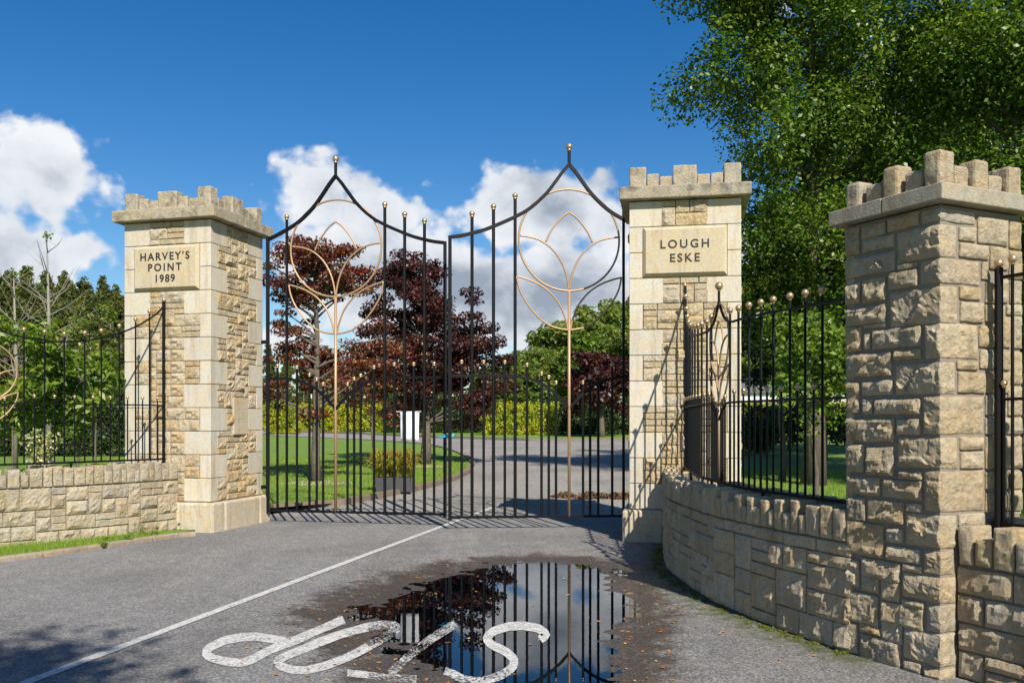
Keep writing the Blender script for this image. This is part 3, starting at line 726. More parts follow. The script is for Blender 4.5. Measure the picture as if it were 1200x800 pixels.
# ------------------------------------------------------------------ near pier (survey of its stones, metres)
NPL= [(0.584, 0.719, 2.497, 2.68), (0.38, 0.572, 2.582, 2.673), (0.141, 0.372, 2.596, 2.684), (0.318, 0.569, 2.502, 2.588), (0.308, 0.712, 2.358, 2.483), (0.15, 0.299, 2.355, 2.392), (0.578, 0.71, 2.195, 2.328), (0.38, 0.568, 2.19, 2.339), (0.15, 0.366, 2.244, 2.355), (0.38, 0.702, 2.057, 2.173), (0.568, 0.699, 1.896, 2.054), (0.378, 0.559, 2.029, 2.063), (0.498, 0.553, 1.904, 2.005), (0.127, 0.488, 1.897, 2.019), (0.125, 0.328, 1.823, 1.887), (0.337, 0.699, 1.734, 1.883), (0.582, 0.693, 1.507, 1.714), (0.331, 0.572, 1.616, 1.712), (0.479, 0.565, 1.502, 1.603), (0.136, 0.473, 1.501, 1.599), (0.32, 0.697, 1.333, 1.482), (0.134, 0.308, 1.38, 1.477), (0.547, 0.693, 1.141, 1.318), (0.32, 0.534, 1.132, 1.313), (0.12, 0.294, 1.121, 1.177), (0.422, 0.693, 1.004, 1.125), (0.122, 0.413, 1.002, 1.118), (0.534, 0.689, 0.842, 0.99), (0.249, 0.526, 0.846, 0.988), (0.122, 0.24, 0.931, 0.986), (0.396, 0.693, 0.629, 0.84), (0.252, 0.384, 0.736, 0.829), (0.13, 0.378, 0.631, 0.72), (0.584, 0.693, 0.424, 0.596), (0.272, 0.572, 0.498, 0.621), (0.122, 0.263, 0.579, 0.625), (0.431, 0.574, 0.412, 0.509), (0.277, 0.422, 0.382, 0.504), (0.104, 0.269, 0.374, 0.42), (0.437, 0.693, 0.202, 0.402), (0.109, 0.423, 0.244, 0.383), (0.597, 0.697, 0.003, 0.2), (0.413, 0.591, 0.152, 0.21), (0.257, 0.419, 0.139, 0.257), (0.269, 0.584, -0.022, 0.149), (0.125, 0.257, -0.003, 0.057)]
NPC= [(0.13, 0.297, 2.595, 2.678), (0.305, 0.138, 2.393, 2.583), (0.138, 0.33, 2.246, 2.393), (0.355, 0.144, 2.018, 2.233), (0.109, 0.321, 1.818, 2.023), (0.318, 0.128, 1.614, 1.801), (0.122, 0.371, 1.386, 1.608), (0.299, 0.151, 1.187, 1.377), (0.111, 0.371, 0.941, 1.182), (0.24, 0.14, 0.739, 0.929), (0.116, 0.118, 0.586, 0.732), (0.263, 0.131, 0.426, 0.577), (0.095, 0.14, 0.262, 0.422), (0.257, 0.131, 0.067, 0.258), (0.12, 0.131, -0.026, 0.058)]
NPR= [(0.31, 0.578, 2.496, 2.657), (0.585, 0.698, 2.489, 2.653), (0.151, 0.301, 2.496, 2.582), (0.157, 0.409, 2.401, 2.492), (0.416, 0.585, 2.353, 2.492), (0.585, 0.706, 2.307, 2.48), (0.344, 0.405, 2.284, 2.394), (0.157, 0.344, 2.163, 2.24), (0.164, 0.371, 2.032, 2.155), (0.487, 0.585, 2.161, 2.305), (0.378, 0.487, 2.15, 2.279), (0.592, 0.706, 2.162, 2.303), (0.378, 0.557, 2.042, 2.148), (0.564, 0.706, 2.091, 2.157), (0.326, 0.494, 1.895, 2.023), (0.33, 0.494, 1.766, 1.886), (0.135, 0.321, 1.757, 1.812), (0.144, 0.384, 1.622, 1.749), (0.501, 0.606, 1.895, 2.086), (0.613, 0.713, 1.894, 2.091), (0.508, 0.599, 1.765, 1.881), (0.606, 0.713, 1.683, 1.88), (0.391, 0.599, 1.625, 1.754), (0.378, 0.571, 1.496, 1.616), (0.578, 0.706, 1.496, 1.674), (0.378, 0.515, 1.385, 1.486), (0.522, 0.706, 1.384, 1.487), (0.16, 0.371, 1.296, 1.375), (0.164, 0.371, 1.187, 1.289), (0.148, 0.371, 0.859, 0.933), (0.378, 0.529, 1.182, 1.374), (0.536, 0.706, 1.178, 1.373), (0.378, 0.585, 1.06, 1.171), (0.592, 0.706, 1.054, 1.166), (0.378, 0.706, 0.928, 1.048)]

def near_pier():
    C0 = Vector((2.423, 5.165)); ul = Vector((-.437, .9)).normalized(); ur = Vector((.9, .437)).normalized(); W = .706
    nl = -ur; nr = -ul
    root = empty('near_pier', (C0.x, C0.y, 0), 'nearest and lowest pier, of rough broken-faced sandstone, at the right', 'stone pier')
    fl = Frame(C0, ul, nl); frr = Frame(C0, ur, nr)
    H = 2.69; ctr = C0 + (ul + ur) * W / 2; rz = math.atan2(ur.y, ur.x)
    g = Geo(); g.box((ctr.x, ctr.y, H / 2 - .1), (W - .018, W - .018, H + .2), rz); g.build('mortar_core', M_mortd, root)
    def face(fr, L_, hew):
        for (a, b, c, d) in L_:
            if b - a < .03: continue
            a_ = a + .005; b_ = min(b, W) - .004
            me = rock(b_ - a_, .09, d - c - .006, M_near, .005, .014, .007, hewn=hew, q=.004, nvar=50)
            put('stone', me, root, fr.mat((a_ + b_) / 2, (c + d) / 2, -.038))
    face(fl, NPL, .026); face(frr, NPR, .014)
    for (a, b, c, d) in NPC:
        w, dd, h = b, a, d - c - .008
        w = min(w, .4)
        me = rock(w - .004, dd - .004, h, M_near, .005, .015, .008, q=.004, nvar=50)
        me = me.copy(); hew_corner(me, w, dd, h)
        cc = C0 + ur * (w / 2) + ul * (dd / 2)
        put('corner_stone', me, root, Matrix.Translation((cc.x, cc.y, (c + d) / 2)) @ Matrix.Rotation(rz, 4, 'Z'))
    # far faces, never seen square on: coursed rubble
    for fr in (Frame(C0 + ur * W, ul, ur), Frame(C0 + ul * W, ur, ul)):
        rubble(fr, W, 0, W / 10, .09, 10, 29, lambda i, j: False, root, M_near, .006, .015, .06, maxw=4, maxh=2)
    # cap
    ov = .072
    for i in (0, 1):
        L_ = (W + 2 * ov) / 2; c = ctr + ul * (L_ / 2 * (1 if i else -1))
        me = rock(W + 2 * ov, L_ - .003, .095, M_capn, .002, .06, .008, nvar=1, q=.002)
        put('cap_slab', me, root, Matrix.Translation((c.x, c.y, 2.70 + .0475)) @ Matrix.Rotation(rz, 4, 'Z'))
    def row(c0, u, n, first, last, hs):
        k = .148
        for i, h in enumerate(hs):
            if (i == 0 and not first) or (i == 4 and not last): continue
            t = h > .16; w = .118 if t else .125; x = (W - .118) / 4 * i + .059
            me = rock(w, .13 if t else .11, h, M_near, .006, .02, .02, q=.004, nvar=50)
            c = c0 + u * x - n * (.064 if t else .075); put('merlon', me, root, Matrix.Translation((c.x, c.y, 2.794 + h / 2)) @ Matrix.Rotation(math.atan2(u.y, u.x), 4, 'Z'))
    row(C0, ul, nl, True, True, [.215, .135, .20, .13, .17])
    row(C0, ur, nr, False, True, [.2, .145, .19, .125, .19])
    B = C0 + ul * W; row(B, ur, ul, False, True, [.2, .14, .19, .13, .19])
    Cc = C0 + ur * W; row(Cc, ul, ur, False, False, [.2, .14, .19, .13, .19])
    return root
def hew_corner(me, w, d, h):       # break the two outer faces (-x = the left face, -y = the right face) but keep the arris
    s = Vector((rnd.uniform(-50, 50), rnd.uniform(-50, 50), 0)); tilt = rnd.uniform(-1, 1)
    for v in me.vertices:
        p = v.co
        if p.x < -w / 2 + .02:
            ex = min(d / 2 - p.y, h / 2 - abs(p.z)); b = sstep(ex / .04)
            f = .55 + facet(p.y + s.x, p.z + s.y, 2) + tilt * p.y / d * .5
            p.x -= .026 * b * max(.05, f)
        if p.y < -d / 2 + .02:
            ex = min(w / 2 - p.x, h / 2 - abs(p.z)); b = sstep(ex / .04)
            f = .5 + facet(p.x + s.x, p.z + s.y, 5)
            p.y -= .014 * b * max(.05, f)
    me.update()
M_capn = stone_mat('grey_cap_stone', [(.36, .34, .29), (.38, .355, .30)], .3, 70, .006, 1.0, (.12, .11, .09))
near_pier()

# ------------------------------------------------------------------ walls
class Path:
    """a smooth plan curve through points; .at(s) gives point and direction"""
    def __init__(s, pts, n=24):
        P = [Vector(p) for p in pts]; P = [P[0] * 2 - P[1]] + P + [P[-1] * 2 - P[-2]]; Q = []
        for i in range(1, len(P) - 2):
            for k in range(n):
                t = k / n; a, b, c, d = P[i - 1:i + 3]
                Q.append(.5 * ((2 * b) + (c - a) * t + (2 * a - 5 * b + 4 * c - d) * t * t + (3 * b - a - 3 * c + d) * t ** 3))
        Q.append(P[-2]); s.q = Q; s.l = [0]
        for i in range(1, len(Q)): s.l.append(s.l[-1] + (Q[i] - Q[i - 1]).length)
        s.L = s.l[-1]
    def at(s, d):
        import bisect
        i = min(max(1, bisect.bisect_left(s.l, d)), len(s.l) - 1)
        t = (d - s.l[i - 1]) / (s.l[i] - s.l[i - 1]); p = s.q[i - 1].lerp(s.q[i], t); return p, (s.q[i] - s.q[i - 1]).normalized()
    def s_at_px(s, x):
        r = (x - 600) / 1070; best = min(((abs(q.x - r * q.y) / q.y, l) for q, l in zip(s.q, s.l)), key=lambda k: k[0]); return best[1]
class CurveFrame:
    def __init__(s, path, side): s.p = path; s.side = side
    def mat(s, a, z, out=0.0):
        p, t = s.p.at(a); n = Vector((t.y, -t.x)) * s.side; fr = Frame(p, t, n); return fr.mat(0, z, out)
def wall(name, pts, side, label, mat, thick, ztop=.69, step=.105, res=.05, hewn=.018, amp=.005, zcap=.88):
    pa = Path(pts); p0, _ = pa.at(0); root = empty(name, (p0.x, p0.y, 0), label, 'stone wall')
    cf = CurveFrame(pa, side)
    # core
    n = max(8, int(pa.L / .15)); V = []; F = []
    for i in range(n + 1):
        p, t = pa.at(pa.L * i / n); nn = Vector((t.y, -t.x)) * side
        for o_, z in ((-.018, -.2), (-.018, ztop - .01), (-.06, ztop + .14), (-thick + .06, ztop + .14), (-thick + .018, ztop - .01), (-thick + .018, -.2)):
            q = p + nn * o_; V.append((q.x, q.y, z))
    for i in range(n):
        for j in range(5): F.append((i * 6 + j, i * 6 + j + 1, i * 6 + 7 + j, i * 6 + 6 + j))
    F += [tuple(range(6)), tuple(range(n * 6, n * 6 + 6))[::-1]]
    me = mesh('core', V, F, M_topm if mat is M_wall_l else M_mortd); me.materials.append(M_topm)
    for pl in me.polygons:
        if pl.normal.z > .5: pl.material_index = 1
    link('mortar_core', me, root)
    uh = ztop / 8; nu = int(pa.L / .085); uw = pa.L / nu
    rubble(cf, pa.L, 0, uw, uh, nu, 8, lambda i, j: False, root, mat, amp, hewn, res, gap=.007, maxw=5, maxh=3)
    # back face, plain coursing
    class Back:
        def mat(s, a, z, out): 
            p, t = pa.at(a); n = -Vector((t.y, -t.x)) * side; return Frame(p + n * thick, t, n).mat(0, z, out)
    nb = int(pa.L / .12); rubble(Back(), pa.L, .0, pa.L / nb, ztop / 5, nb, 5, lambda i, j: False, root, mat, .004, .01, .2, gap=.012, maxw=4, maxh=2)
    # cock-and-hen coping: upright stones, tall and short by turns
    for sd in (0, 1):
        s = .01; k = 0
        while s < pa.L - .05:
            tall = (k % 2 == 0) or rnd.random() < .22; w = rnd.uniform(.07, .12) if not tall else rnd.uniform(.085, .155)
            h = (zcap - ztop) * (rnd.uniform(1.02, 1.2) if tall else rnd.uniform(.62, .8))
            w = min(w, pa.L - s)
            dpt = .17 if tall else .13
            me = rock(round(w - .013, 3), dpt, round(h, 2), mat, amp * .8, res * .7, .010, hewn=hewn * .45, nvar=8, q=.005)
            p, t = pa.at(s + w / 2); nn = Vector((t.y, -t.x)) * side
            if sd == 0: M_ = Frame(p, t, nn).mat(0, ztop + h / 2 + .012, -dpt / 2 + .012)
            else: M_ = Frame(p - nn * thick, t, -nn).mat(0, ztop + h / 2 + .012, -dpt / 2 + .006)
            put('coping_stone', me, root, M_ @ Matrix.Rotation(rnd.uniform(-.03, .03), 4, 'Y'))
            s += w; k += 1
    return root, pa
M_topm = flat_mat('pale_wall_mortar', (.30, .26, .20), .95, 0, .25, 22, .008)
wall('curved_wall', WALLF, 1, 'curved sandstone wall between the LOUGH ESKE pier and the nearest pier', M_wall, .46, res=.024, hewn=.024)
wall('left_wall', [(-4.41, 12.08), (-4.66, 11.62), (-5.0, 11.13), (-5.38, 10.7), (-5.78, 10.3), (-6.3, 9.85), (-7.2, 9.2), (-8.2, 8.6)], -1, 'low pale sandstone wall running left from the HARVEY\'S POINT pier', M_wall_l, .46, ztop=.68, res=.032, hewn=.03)
C0 = Vector((2.423, 5.165)); ul = Vector((-.437, .9)).normalized(); ur = Vector((.9, .437)).normalized()
w0 = C0 + ur * .135
wall('near_wall', [tuple(w0), tuple(w0 - ul * .7), tuple(w0 - ul * 1.5), tuple(w0 - ul * 2.4)], 1, 'short wall with rounded coping stones running from the nearest pier out of the picture', M_near, .46, ztop=.64, res=.022, hewn=.024, amp=.006, zcap=.85)

# ------------------------------------------------------------------ ironwork
def spline(tab):
    def f(x):
        if x <= tab[0][0]: return tab[0][1]
        for (a, b), (c, d) in zip(tab, tab[1:]):
            if x <= c: return b + (d - b) * (x - a) / (c - a)
        return tab[-1][1]
    return f
def smoothpts(tab, n=10):
    P = [Vector((a, b)) for a, b in tab]; P = [P[0] * 2 - P[1]] + P + [P[-1] * 2 - P[-2]]; Q = []
    for i in range(1, len(P) - 2):
        for k in range(n):
            t = k / n; a, b, c, d = P[i - 1:i + 3]; Q.append(.5 * ((2 * b) + (c - a) * t + (2 * a - 5 * b + 4 * c - d) * t * t + (3 * b - a - 3 * c + d) * t ** 3))
    Q.append(P[-2]); return Q
def motif(root, mp, s0, zc, r, tr, sgn=1, k=8):
    """circle with three petals, two leaves below and a stem, in bronze"""
    def T(name, pts, rad=tr, closed=False):
        g = Geo(); g.tube([mp(s0 + sgn * a, zc + b) for a, b in pts], rad, k, closed, cap=not closed); g.build(name, M_gold, root, True)
    T('ring', [(r * math.cos(t * math.pi / 32), r * math.sin(t * math.pi / 32)) for t in range(64)], closed=True)
    q = r / 59.5
    def C(px): return [tuple(v) for v in smoothpts([((x - 525) / 3.333 * q, (406.5 - y) / 3.333 * q) for x, y in px], 6)]
    for m in (1, -1):
        def mm(px): return [(525 + (x - 525) * m, y) for x, y in px]
        T('bud_petal', C(mm([(525, 298), (500, 315), (475, 342), (450, 378), (433, 415)])), tr * .85)
        T('petal', C(mm([(331, 392), (365, 396), (400, 405), (433, 422), (465, 450), (490, 485), (508, 525), (518, 562), (524, 602)])), tr * .9)
        T('leaf_edge', C(mm([(318, 550), (355, 560), (400, 578), (440, 604), (470, 635), (492, 668), (507, 705), (515, 730), (519, 757)])), tr * .9)
        T('leaf_edge', C(mm([(318, 550), (326, 590), (342, 628), (368, 668), (400, 705), (440, 736), (480, 751), (524, 758)])), tr * .9)
    return T
def bar(root, mp, s, z0, z1, r, ball, side=0, name='bar'):
    g = Geo(); k = 6
    g.tube([mp(s, z0), mp(s, z1)], r, k); b = g.build(name, M_iron, root)
    if ball:
        g = Geo(); p = Vector(mp(s, z1 + ball * .8)); g.ball(p, ball, 12, 8); g.build('finial', M_ball, b, True)
        g = Geo(); g.tube([mp(s, z1 - ball * .5), mp(s, z1 + ball * .15)], r * 1.25, 8); g.build('collar', M_ball, b, True)
    return b
def rail(root, mp, tab, r, name, smooth=True, n=8):
    Q = smoothpts(tab, n) if smooth else [Vector(t) for t in tab]
    g = Geo(); g.tube([mp(q.x, q.y) for q in Q], r, 4); g.build(name, M_iron, root)

def gate_leaf(P, ang, sgn, label):
    """P: foot of the stem (x, y); ang: turn of the leaf in plan; sgn: +1 when the hinge is to the left"""
    a = R(ang); hx = Vector((-math.cos(a) * sgn, math.sin(a) * sgn))       # towards the hinge
    P = Vector(P); root = empty('gate_leaf', (P.x, P.y, 0), label, 'gate', 'tall iron gates with bronze flower circles')
    def mp(s, z, o=0): q = P + hx * s; return (q.x, q.y, z)
    k = .01165
    zz = lambda y: 1.47 + (492 - y) * k
    zb = .162
    top = [(0, 193.6), (8, 203), (16, 214), (26, 227), (38, 239), (50, 248.5), (63.4, 256), (76, 262), (88.6, 267.5), (100, 272), (113.5, 276), (126, 279), (139, 281)]
    tm = [(-x * k, zz(y)) for x, y in top]
    th = [(x * k, zz(y)) for x, y in top[:9]]
    rail(root, mp, tm, .031, 'top_rail'); rail(root, mp, th, .031, 'top_rail')
    f = spline([(x * k, zz(y)) for x, y in top])
    mid = [(0, 479), (5, 473), (15, 462.5), (24, 455), (33, 449.5), (42, 445.5), (50, 443.3), (63.4, 441), (76, 440.6), (139, 441)]
    rail(root, mp, [(-x * k, zz(y)) for x, y in mid], .025, 'mid_rail'); rail(root, mp, [(x * k, zz(y)) for x, y in mid[:9]] + [(90 * k, zz(440.5))], .025, 'mid_rail')
    fm = spline([(x * k, zz(y)) for x, y in mid])
    rail(root, mp, [(-139 * k, zb), (90 * k, zb)], .024, 'bottom_rail', False)
    # stiles
    for s, z1 in ((-139 * k, zz(281)), (90 * k, f(90 * k))):
        g = Geo(); g.tube([mp(s, zb - .04), mp(s, z1 + .02)], .032, 4); g.build('stile', M_iron, root)
    for px_, yb in ((113.5, 256), (88.6, 247), (63.4, 234)):
        bar(root, mp, -px_ * k, zb, zz(yb), .022, .038)
    bar(root, mp, 64.5 * k, zb, zz(243), .020, .036)
    for px_, yb in ((125.5, 426), (100, 426), (75.4, 426), (49.6, 429), (32.5, 439), (24, 443), (15.5, 449.5)):
        bar(root, mp, -px_ * k, zb, zz(yb), .018, .026)
    for px_, yb in ((16.4, 449), (24.8, 443), (34.4, 437.5), (51, 428), (77, 426)):
        bar(root, mp, px_ * k, zb, zz(yb), .018, .026)
    bar(root, mp, 0, zz(195), zz(176), .022, .046, name='top_finial_post')
    T = motif(root, mp, 0, zz(282), .69, .0145)
    T('stem', [(0, -.69), (0, zb - zz(282))], .021)
    # hinges and drop bolt
    g = Geo()
    for z in (.5, 2.6): 
        c = mp(97 * k, z); g.box(c, (.13, .05, .05), math.atan2(hx.y, hx.x))
    g.build('hinge', M_iron, root)
    return root, mp
lg, lmp = gate_leaf((-2.515, 13.02), 12, 1, 'left leaf of the main gate, with a white sheet hung on its bars')
rg, rmp = gate_leaf((.778, 12.43), -5, -1, 'right leaf of the main gate, mirrored in the puddle')
# the white notice hung behind the left leaf
g = Geo(); k = .01165
c = lmp(-(93.5) * k, 0); hx = Vector((-math.cos(R(12)), math.sin(R(12))))
bk = Vector((math.sin(R(12)), math.cos(R(12)))) * .045
nroot = empty('notice_board', (c[0] + bk.x, c[1] + bk.y, 1.17), 'blank white notice sheet hung behind the bars of the left gate leaf', 'notice')
g = Geo(); V = []; F = []
for i in range(7):
    for j in range(9):
        s = (i / 6 - .5) * .275 * (1 - .0 * j); z = 1.38 + (.5 - j / 8) * .41
        q = Vector((c[0], c[1])) - hx * s * (1 - .05 * (j / 8)) + bk * (1 + .15 * math.sin(i * 1.3) + .1 * math.sin(j * 1.1)); V.append((q.x, q.y, z))
for i in range(6):
    for j in range(8): F.append((i * 9 + j, i * 9 + j + 1, (i + 1) * 9 + j + 1, (i + 1) * 9 + j))
me = mesh('sheet', V, F, flat_mat('white_plastic_sheet', (.80, .80, .82), .5, 0, .04), True)
o = link('sheet', me, nroot); md = o.modifiers.new('t', 'SOLIDIFY'); md.thickness = .006
g = Geo(); a = Vector((c[0], c[1])) + bk - hx * .17; b = Vector((c[0], c[1])) + bk + hx * .19; g.tube([(a.x, a.y, 1.588), (b.x, b.y, 1.588)], .006, 6); g.build('hanging_rod', flat_mat('white_rod', (.7, .7, .7), .4), nroot)
# blue cord round the two meeting stiles
c = Vector(lmp(-139 * k, 1.24)); d = Vector(rmp(-139 * k, 1.24)); mid = (c + d) / 2
broot = empty('blue_cord', tuple(mid), 'bright blue cord knotted round the two meeting stiles of the gate', 'cord')
M_blue = flat_mat('blue_cord', (.05, .42, .62), .6, 0, .2, 60)
g = Geo(); w = .075
for q in range(3):
    g.tube([(mid.x + w * math.cos(t / 12 * math.pi * 2), mid.y + .06 * math.sin(t / 12 * math.pi * 2), mid.z + .012 * q + .004 * math.sin(t)) for t in range(12)], .006, 6, True)
g.build('loop', M_blue, broot, True)
g = Geo(); g.ball((mid.x + .06, mid.y - .07, mid.z + .01), .024, 8, 6)
g.tube([(mid.x + .06, mid.y - .07, mid.z), (mid.x + .09, mid.y - .08, mid.z + .04), (mid.x + .12, mid.y - .08, mid.z + .025), (mid.x + .09, mid.y - .08, mid.z + .01), (mid.x + .06, mid.y - .07, mid.z)], .011, 6)
g.tube([(mid.x + .06, mid.y - .07, mid.z), (mid.x + .03, mid.y - .08, mid.z - .05), (mid.x + .035, mid.y - .08, mid.z - .09)], .009, 6)
g.tube([(mid.x - .02, mid.y - .07, mid.z), (mid.x - .07, mid.y - .07, mid.z + .002), (mid.x - .12, mid.y - .06, mid.z)], .006, 6)
g.build('knot', M_blue, broot, True)

def curved_railing(name, pts, label, group, zb, zm, ztab, s_m, longs, post0, ball, rm, zcm, vz, end_post=True, halfdown=.42):
    pa = Path(pts); p0, _ = pa.at(0); root = empty(name, (p0.x, p0.y, 0), label, 'railing', group)
    def mp(s, z): p, t = pa.at(max(0, min(pa.L, s))); return (p.x, p.y, z)
    f0 = spline([tuple(q) for q in smoothpts(ztab, 6)])
    def f(s):          # swooping rail with a pointed peak over the motif
        d = abs(s - s_m); pk = spline([(0, .235), (.05, .17), (.12, .10), (.2, .05), (.3, .015), (.42, 0)])(d); return f0(s) + pk
    n = int(pa.L / .04)
    ss = sorted(set([round(pa.L * i / n, 4) for i in range(n + 1)] + [s_m]))
    if s_m > pa.L: ss = [s for s in ss if s <= pa.L]
    g = Geo(); g.tube([mp(s, f(s)) for s in ss], .013, 4); g.build('top_rail', M_iron, root)
    def fm(s): d = abs(s - s_m); return zm - spline([(0, .15), (.06, .10), (.14, .045), (.22, .012), (.3, 0)])(d)
    g = Geo(); g.tube([mp(s, fm(s)) for s in ss], .012, 4); g.build('mid_rail', M_iron, root)
    g = Geo(); g.tube([mp(s, zb) for s in ss], .016, 4); g.build('bottom_rail', M_iron, root)
    for s in longs: bar(root, mp, s, zb, f(s) + .075, .0105, ball)
    ls = sorted(list(longs) + [0, pa.L])
    for a, b in zip(ls, ls[1:]):
        if b - a > .09 and not (a < s_m < b): bar(root, mp, (a + b) / 2, zb, fm((a + b) / 2) + .075, .009, ball * .75)
        if a < s_m < b:
            for d in (-.2, -.13, -.07, .07, .13, .2):
                if a + .04 < s_m + d < b - .04: bar(root, mp, s_m + d, zb, fm(s_m + d) + .06, .009, ball * .7)
    # feet
    for s in [pa.L * q for q in (.25, .5, .75)]:
        g = Geo(); g.tube([mp(s, zb - .13), mp(s, zb)], .015, 6); g.build('foot', M_iron, root)
    for s in ([0.02] if not end_post else [0.02, pa.L - .02]):
        g = Geo(); g.tube([mp(s, zb - .05), mp(s, f(s) + .06)], .024, 4); pp = g.build('post', M_iron, root)
        g = Geo(); g.ball(mp(s, f(s) + .085), ball, 12, 8); g.build('finial', M_ball, pp, True)
    if s_m < pa.L:
        bar(root, mp, s_m, f(s_m) - .01, f(s_m) + .10, .012, ball * 1.35, name='top_finial_post')
        T = motif(root, mp, s_m, zcm, rm, .0095, k=6); T('stem', [(0, -rm), (0, zb - zcm)], .012)
    return root, pa
FR = [(2.08, 10.98), (1.93, 9.95), (1.84, 8.95), (1.84, 8.3), (1.88, 7.5), (1.98, 7.0), (2.13, 6.45), (2.33, 5.86)]
pr_ = Path(FR); sm = pr_.s_at_px(842)
longs = [pr_.s_at_px(x) for x in (855, 865.5, 878, 891, 907, 925, 944, 964)]
longs += [s for s in [sm - .20 - .245 * i for i in range(1, 12)] if s > .1] + [sm - .27]
longs = sorted(longs); longs = [s for i, s in enumerate(longs) if i == 0 or s - longs[i - 1] > .08]
curved_railing('curved_railing', FR, 'curved railing standing on the wall right of the LOUGH ESKE pier', 'curved railings on the walls', .92, 1.62,
               [(0, 3.02), (.2, 2.84), (.45, 2.66), (.8, 2.5), (1.2, 2.39), (1.7, 2.33), (2.3, 2.30), (3.2, 2.30), (4.2, 2.29), (pr_.L, 2.27)], sm, longs, 0, .027, .32, 2.18, 1.5)
FL = [(-4.62, 12.16), (-4.88, 11.74), (-5.22, 11.3), (-5.57, 10.88), (-5.97, 10.48), (-6.5, 10.03), (-7.4, 9.38), (-8.4, 8.75)]
pl_ = Path(FL); s22 = pl_.s_at_px(22); sml = s22 + .36
lgs = [pl_.s_at_px(x) for x in (29, 52, 76, 99, 119.5, 139.7, 158, 175)] + [sml + .45 + .22 * i for i in range(8) if sml + .45 + .22 * i < pl_.L - .1]
curved_railing('curved_railing', FL, 'curved railing standing on the low wall left of the HARVEY\'S POINT pier', 'curved railings on the walls', .955, 1.665,
               [(0, 3.0), (.15, 2.86), (.4, 2.70), (.7, 2.56), (1.05, 2.46), (1.5, 2.41), (2.0, 2.44), (pl_.L, 2.42)], sml, sorted(lgs), 0, .027, .33, 2.03, 1.5)
# railing on the near wall, running out of the picture
q0 = C0 + ur * .40 - ul * .05
FN = [tuple(q0), tuple(q0 - ul * .7), tuple(q0 - ul * 1.4), tuple(q0 - ul * 2.2)]
rn, pn = curved_railing('wall_railing', FN, 'railing on the near wall, its thick post beside the nearest pier', None, .87, 1.59, [(0, 2.29), (.6, 2.30), (1.2, 2.34), (2.2, 2.5)], 9, [.105, .3, .5, .7, .9, 1.1, 1.3, 1.5, 1.7, 1.9], 0, .026, .3, 2, 1.5)
# ------------------------------------------------------------------ foliage
def leaf_mesh(name, clusters, n, size, mat, seed=0, aspect=.58, up=.35, var=.5, shape=(1, 1, .8)):
    """many small folded leaf faces spread through clusters [(x, y, z, r), ...]"""
    rg = np.random.default_rng(seed); C = np.array(clusters, dtype=float); w = C[:, 3] ** 2; w /= w.sum()
    idx = rg.choice(len(C), n, p=w)
    d = rg.normal(size=(n, 3)); d /= np.linalg.norm(d, axis=1)[:, None] + 1e-9
    rad = rg.random(n) ** .45
    p = C[idx, :3] + d * (C[idx, 3] * rad)[:, None] * np.array(shape)
    nn = rg.normal(size=(n, 3)); nn[:, 2] = np.abs(nn[:, 2]) + up; nn += d * .5; nn /= np.linalg.norm(nn, axis=1)[:, None]
    t = rg.normal(size=(n, 3)); t -= (t * nn).sum(1)[:, None] * nn; t /= np.linalg.norm(t, axis=1)[:, None]
    b = np.cross(nn, t); s = size * (1 + var * (rg.random(n) * 2 - 1)); L_ = t * s[:, None] * .5; B = b * s[:, None] * .5 * aspect
    fold = nn * s[:, None] * .12
    V = np.empty((n, 4, 3)); V[:, 0] = p - L_; V[:, 1] = p - B * 1.0 + fold; V[:, 2] = p + L_; V[:, 3] = p + B + fold
    return quads(name, V.reshape(-1, 3), mat)
def quads(name, V, mat, k=4):
    n = len(V) // k; me = bpy.data.meshes.new(name)
    me.vertices.add(n * k); me.vertices.foreach_set('co', V.astype(np.float32).ravel())
    me.loops.add(n * k); me.loops.foreach_set('vertex_index', np.arange(n * k, dtype=np.int32))
    me.polygons.add(n); me.polygons.foreach_set('loop_start', np.arange(0, n * k, k, dtype=np.int32))
    try: me.polygons.foreach_set('loop_total', np.full(n, k, dtype=np.int32))
    except Exception: pass
    me.update(calc_edges=True); me.materials.append(mat); return me
def ell(rg, n, c, r, rmin=.35, cr=(.35, .7), carve=0.0):
    out = []
    while len(out) < n:
        d = Vector([rg.gauss(0, 1) for _ in range(3)]).normalized(); k = rg.uniform(rmin, 1)
        k *= .82 + .36 * noise.noise(d * 1.7 + Vector((c[0], c[1], 0)))
        p = Vector((c[0] + d.x * r[0] * k, c[1] + d.y * r[1] * k, c[2] + d.z * r[2] * k))
        if carve and noise.noise(p * .9) < -carve: continue
        out.append((p.x, p.y, p.z, rg.uniform(*cr)))
    return out
def branches(g, base, h, clusters, rg, r0, n, split=.35):
    for c in rg.sample(clusters, min(n, len(clusters))):
        hd = math.hypot(c[0] - base[0], c[1] - base[1])
        z0 = min(base[2] + h * .97, max(base[2] + h * .2, c[2] - hd * rg.uniform(.25, .8))); a = Vector((base[0], base[1], z0)); b = Vector(c[:3])
        m = a.lerp(b, .5) + Vector((rg.uniform(-.15, .15), rg.uniform(-.15, .15), rg.uniform(0, .25))) * (b - a).length * .5
        pts = []; k = 6
        for i in range(k + 1):
            t = i / k; pts.append((a * (1 - t) ** 2 + m * 2 * t * (1 - t) + b * t * t))
        rr = r0 * rg.uniform(.22, .4)
        g.tube(pts, [rr * (1 - .85 * i / k) for i in range(k + 1)], 5)
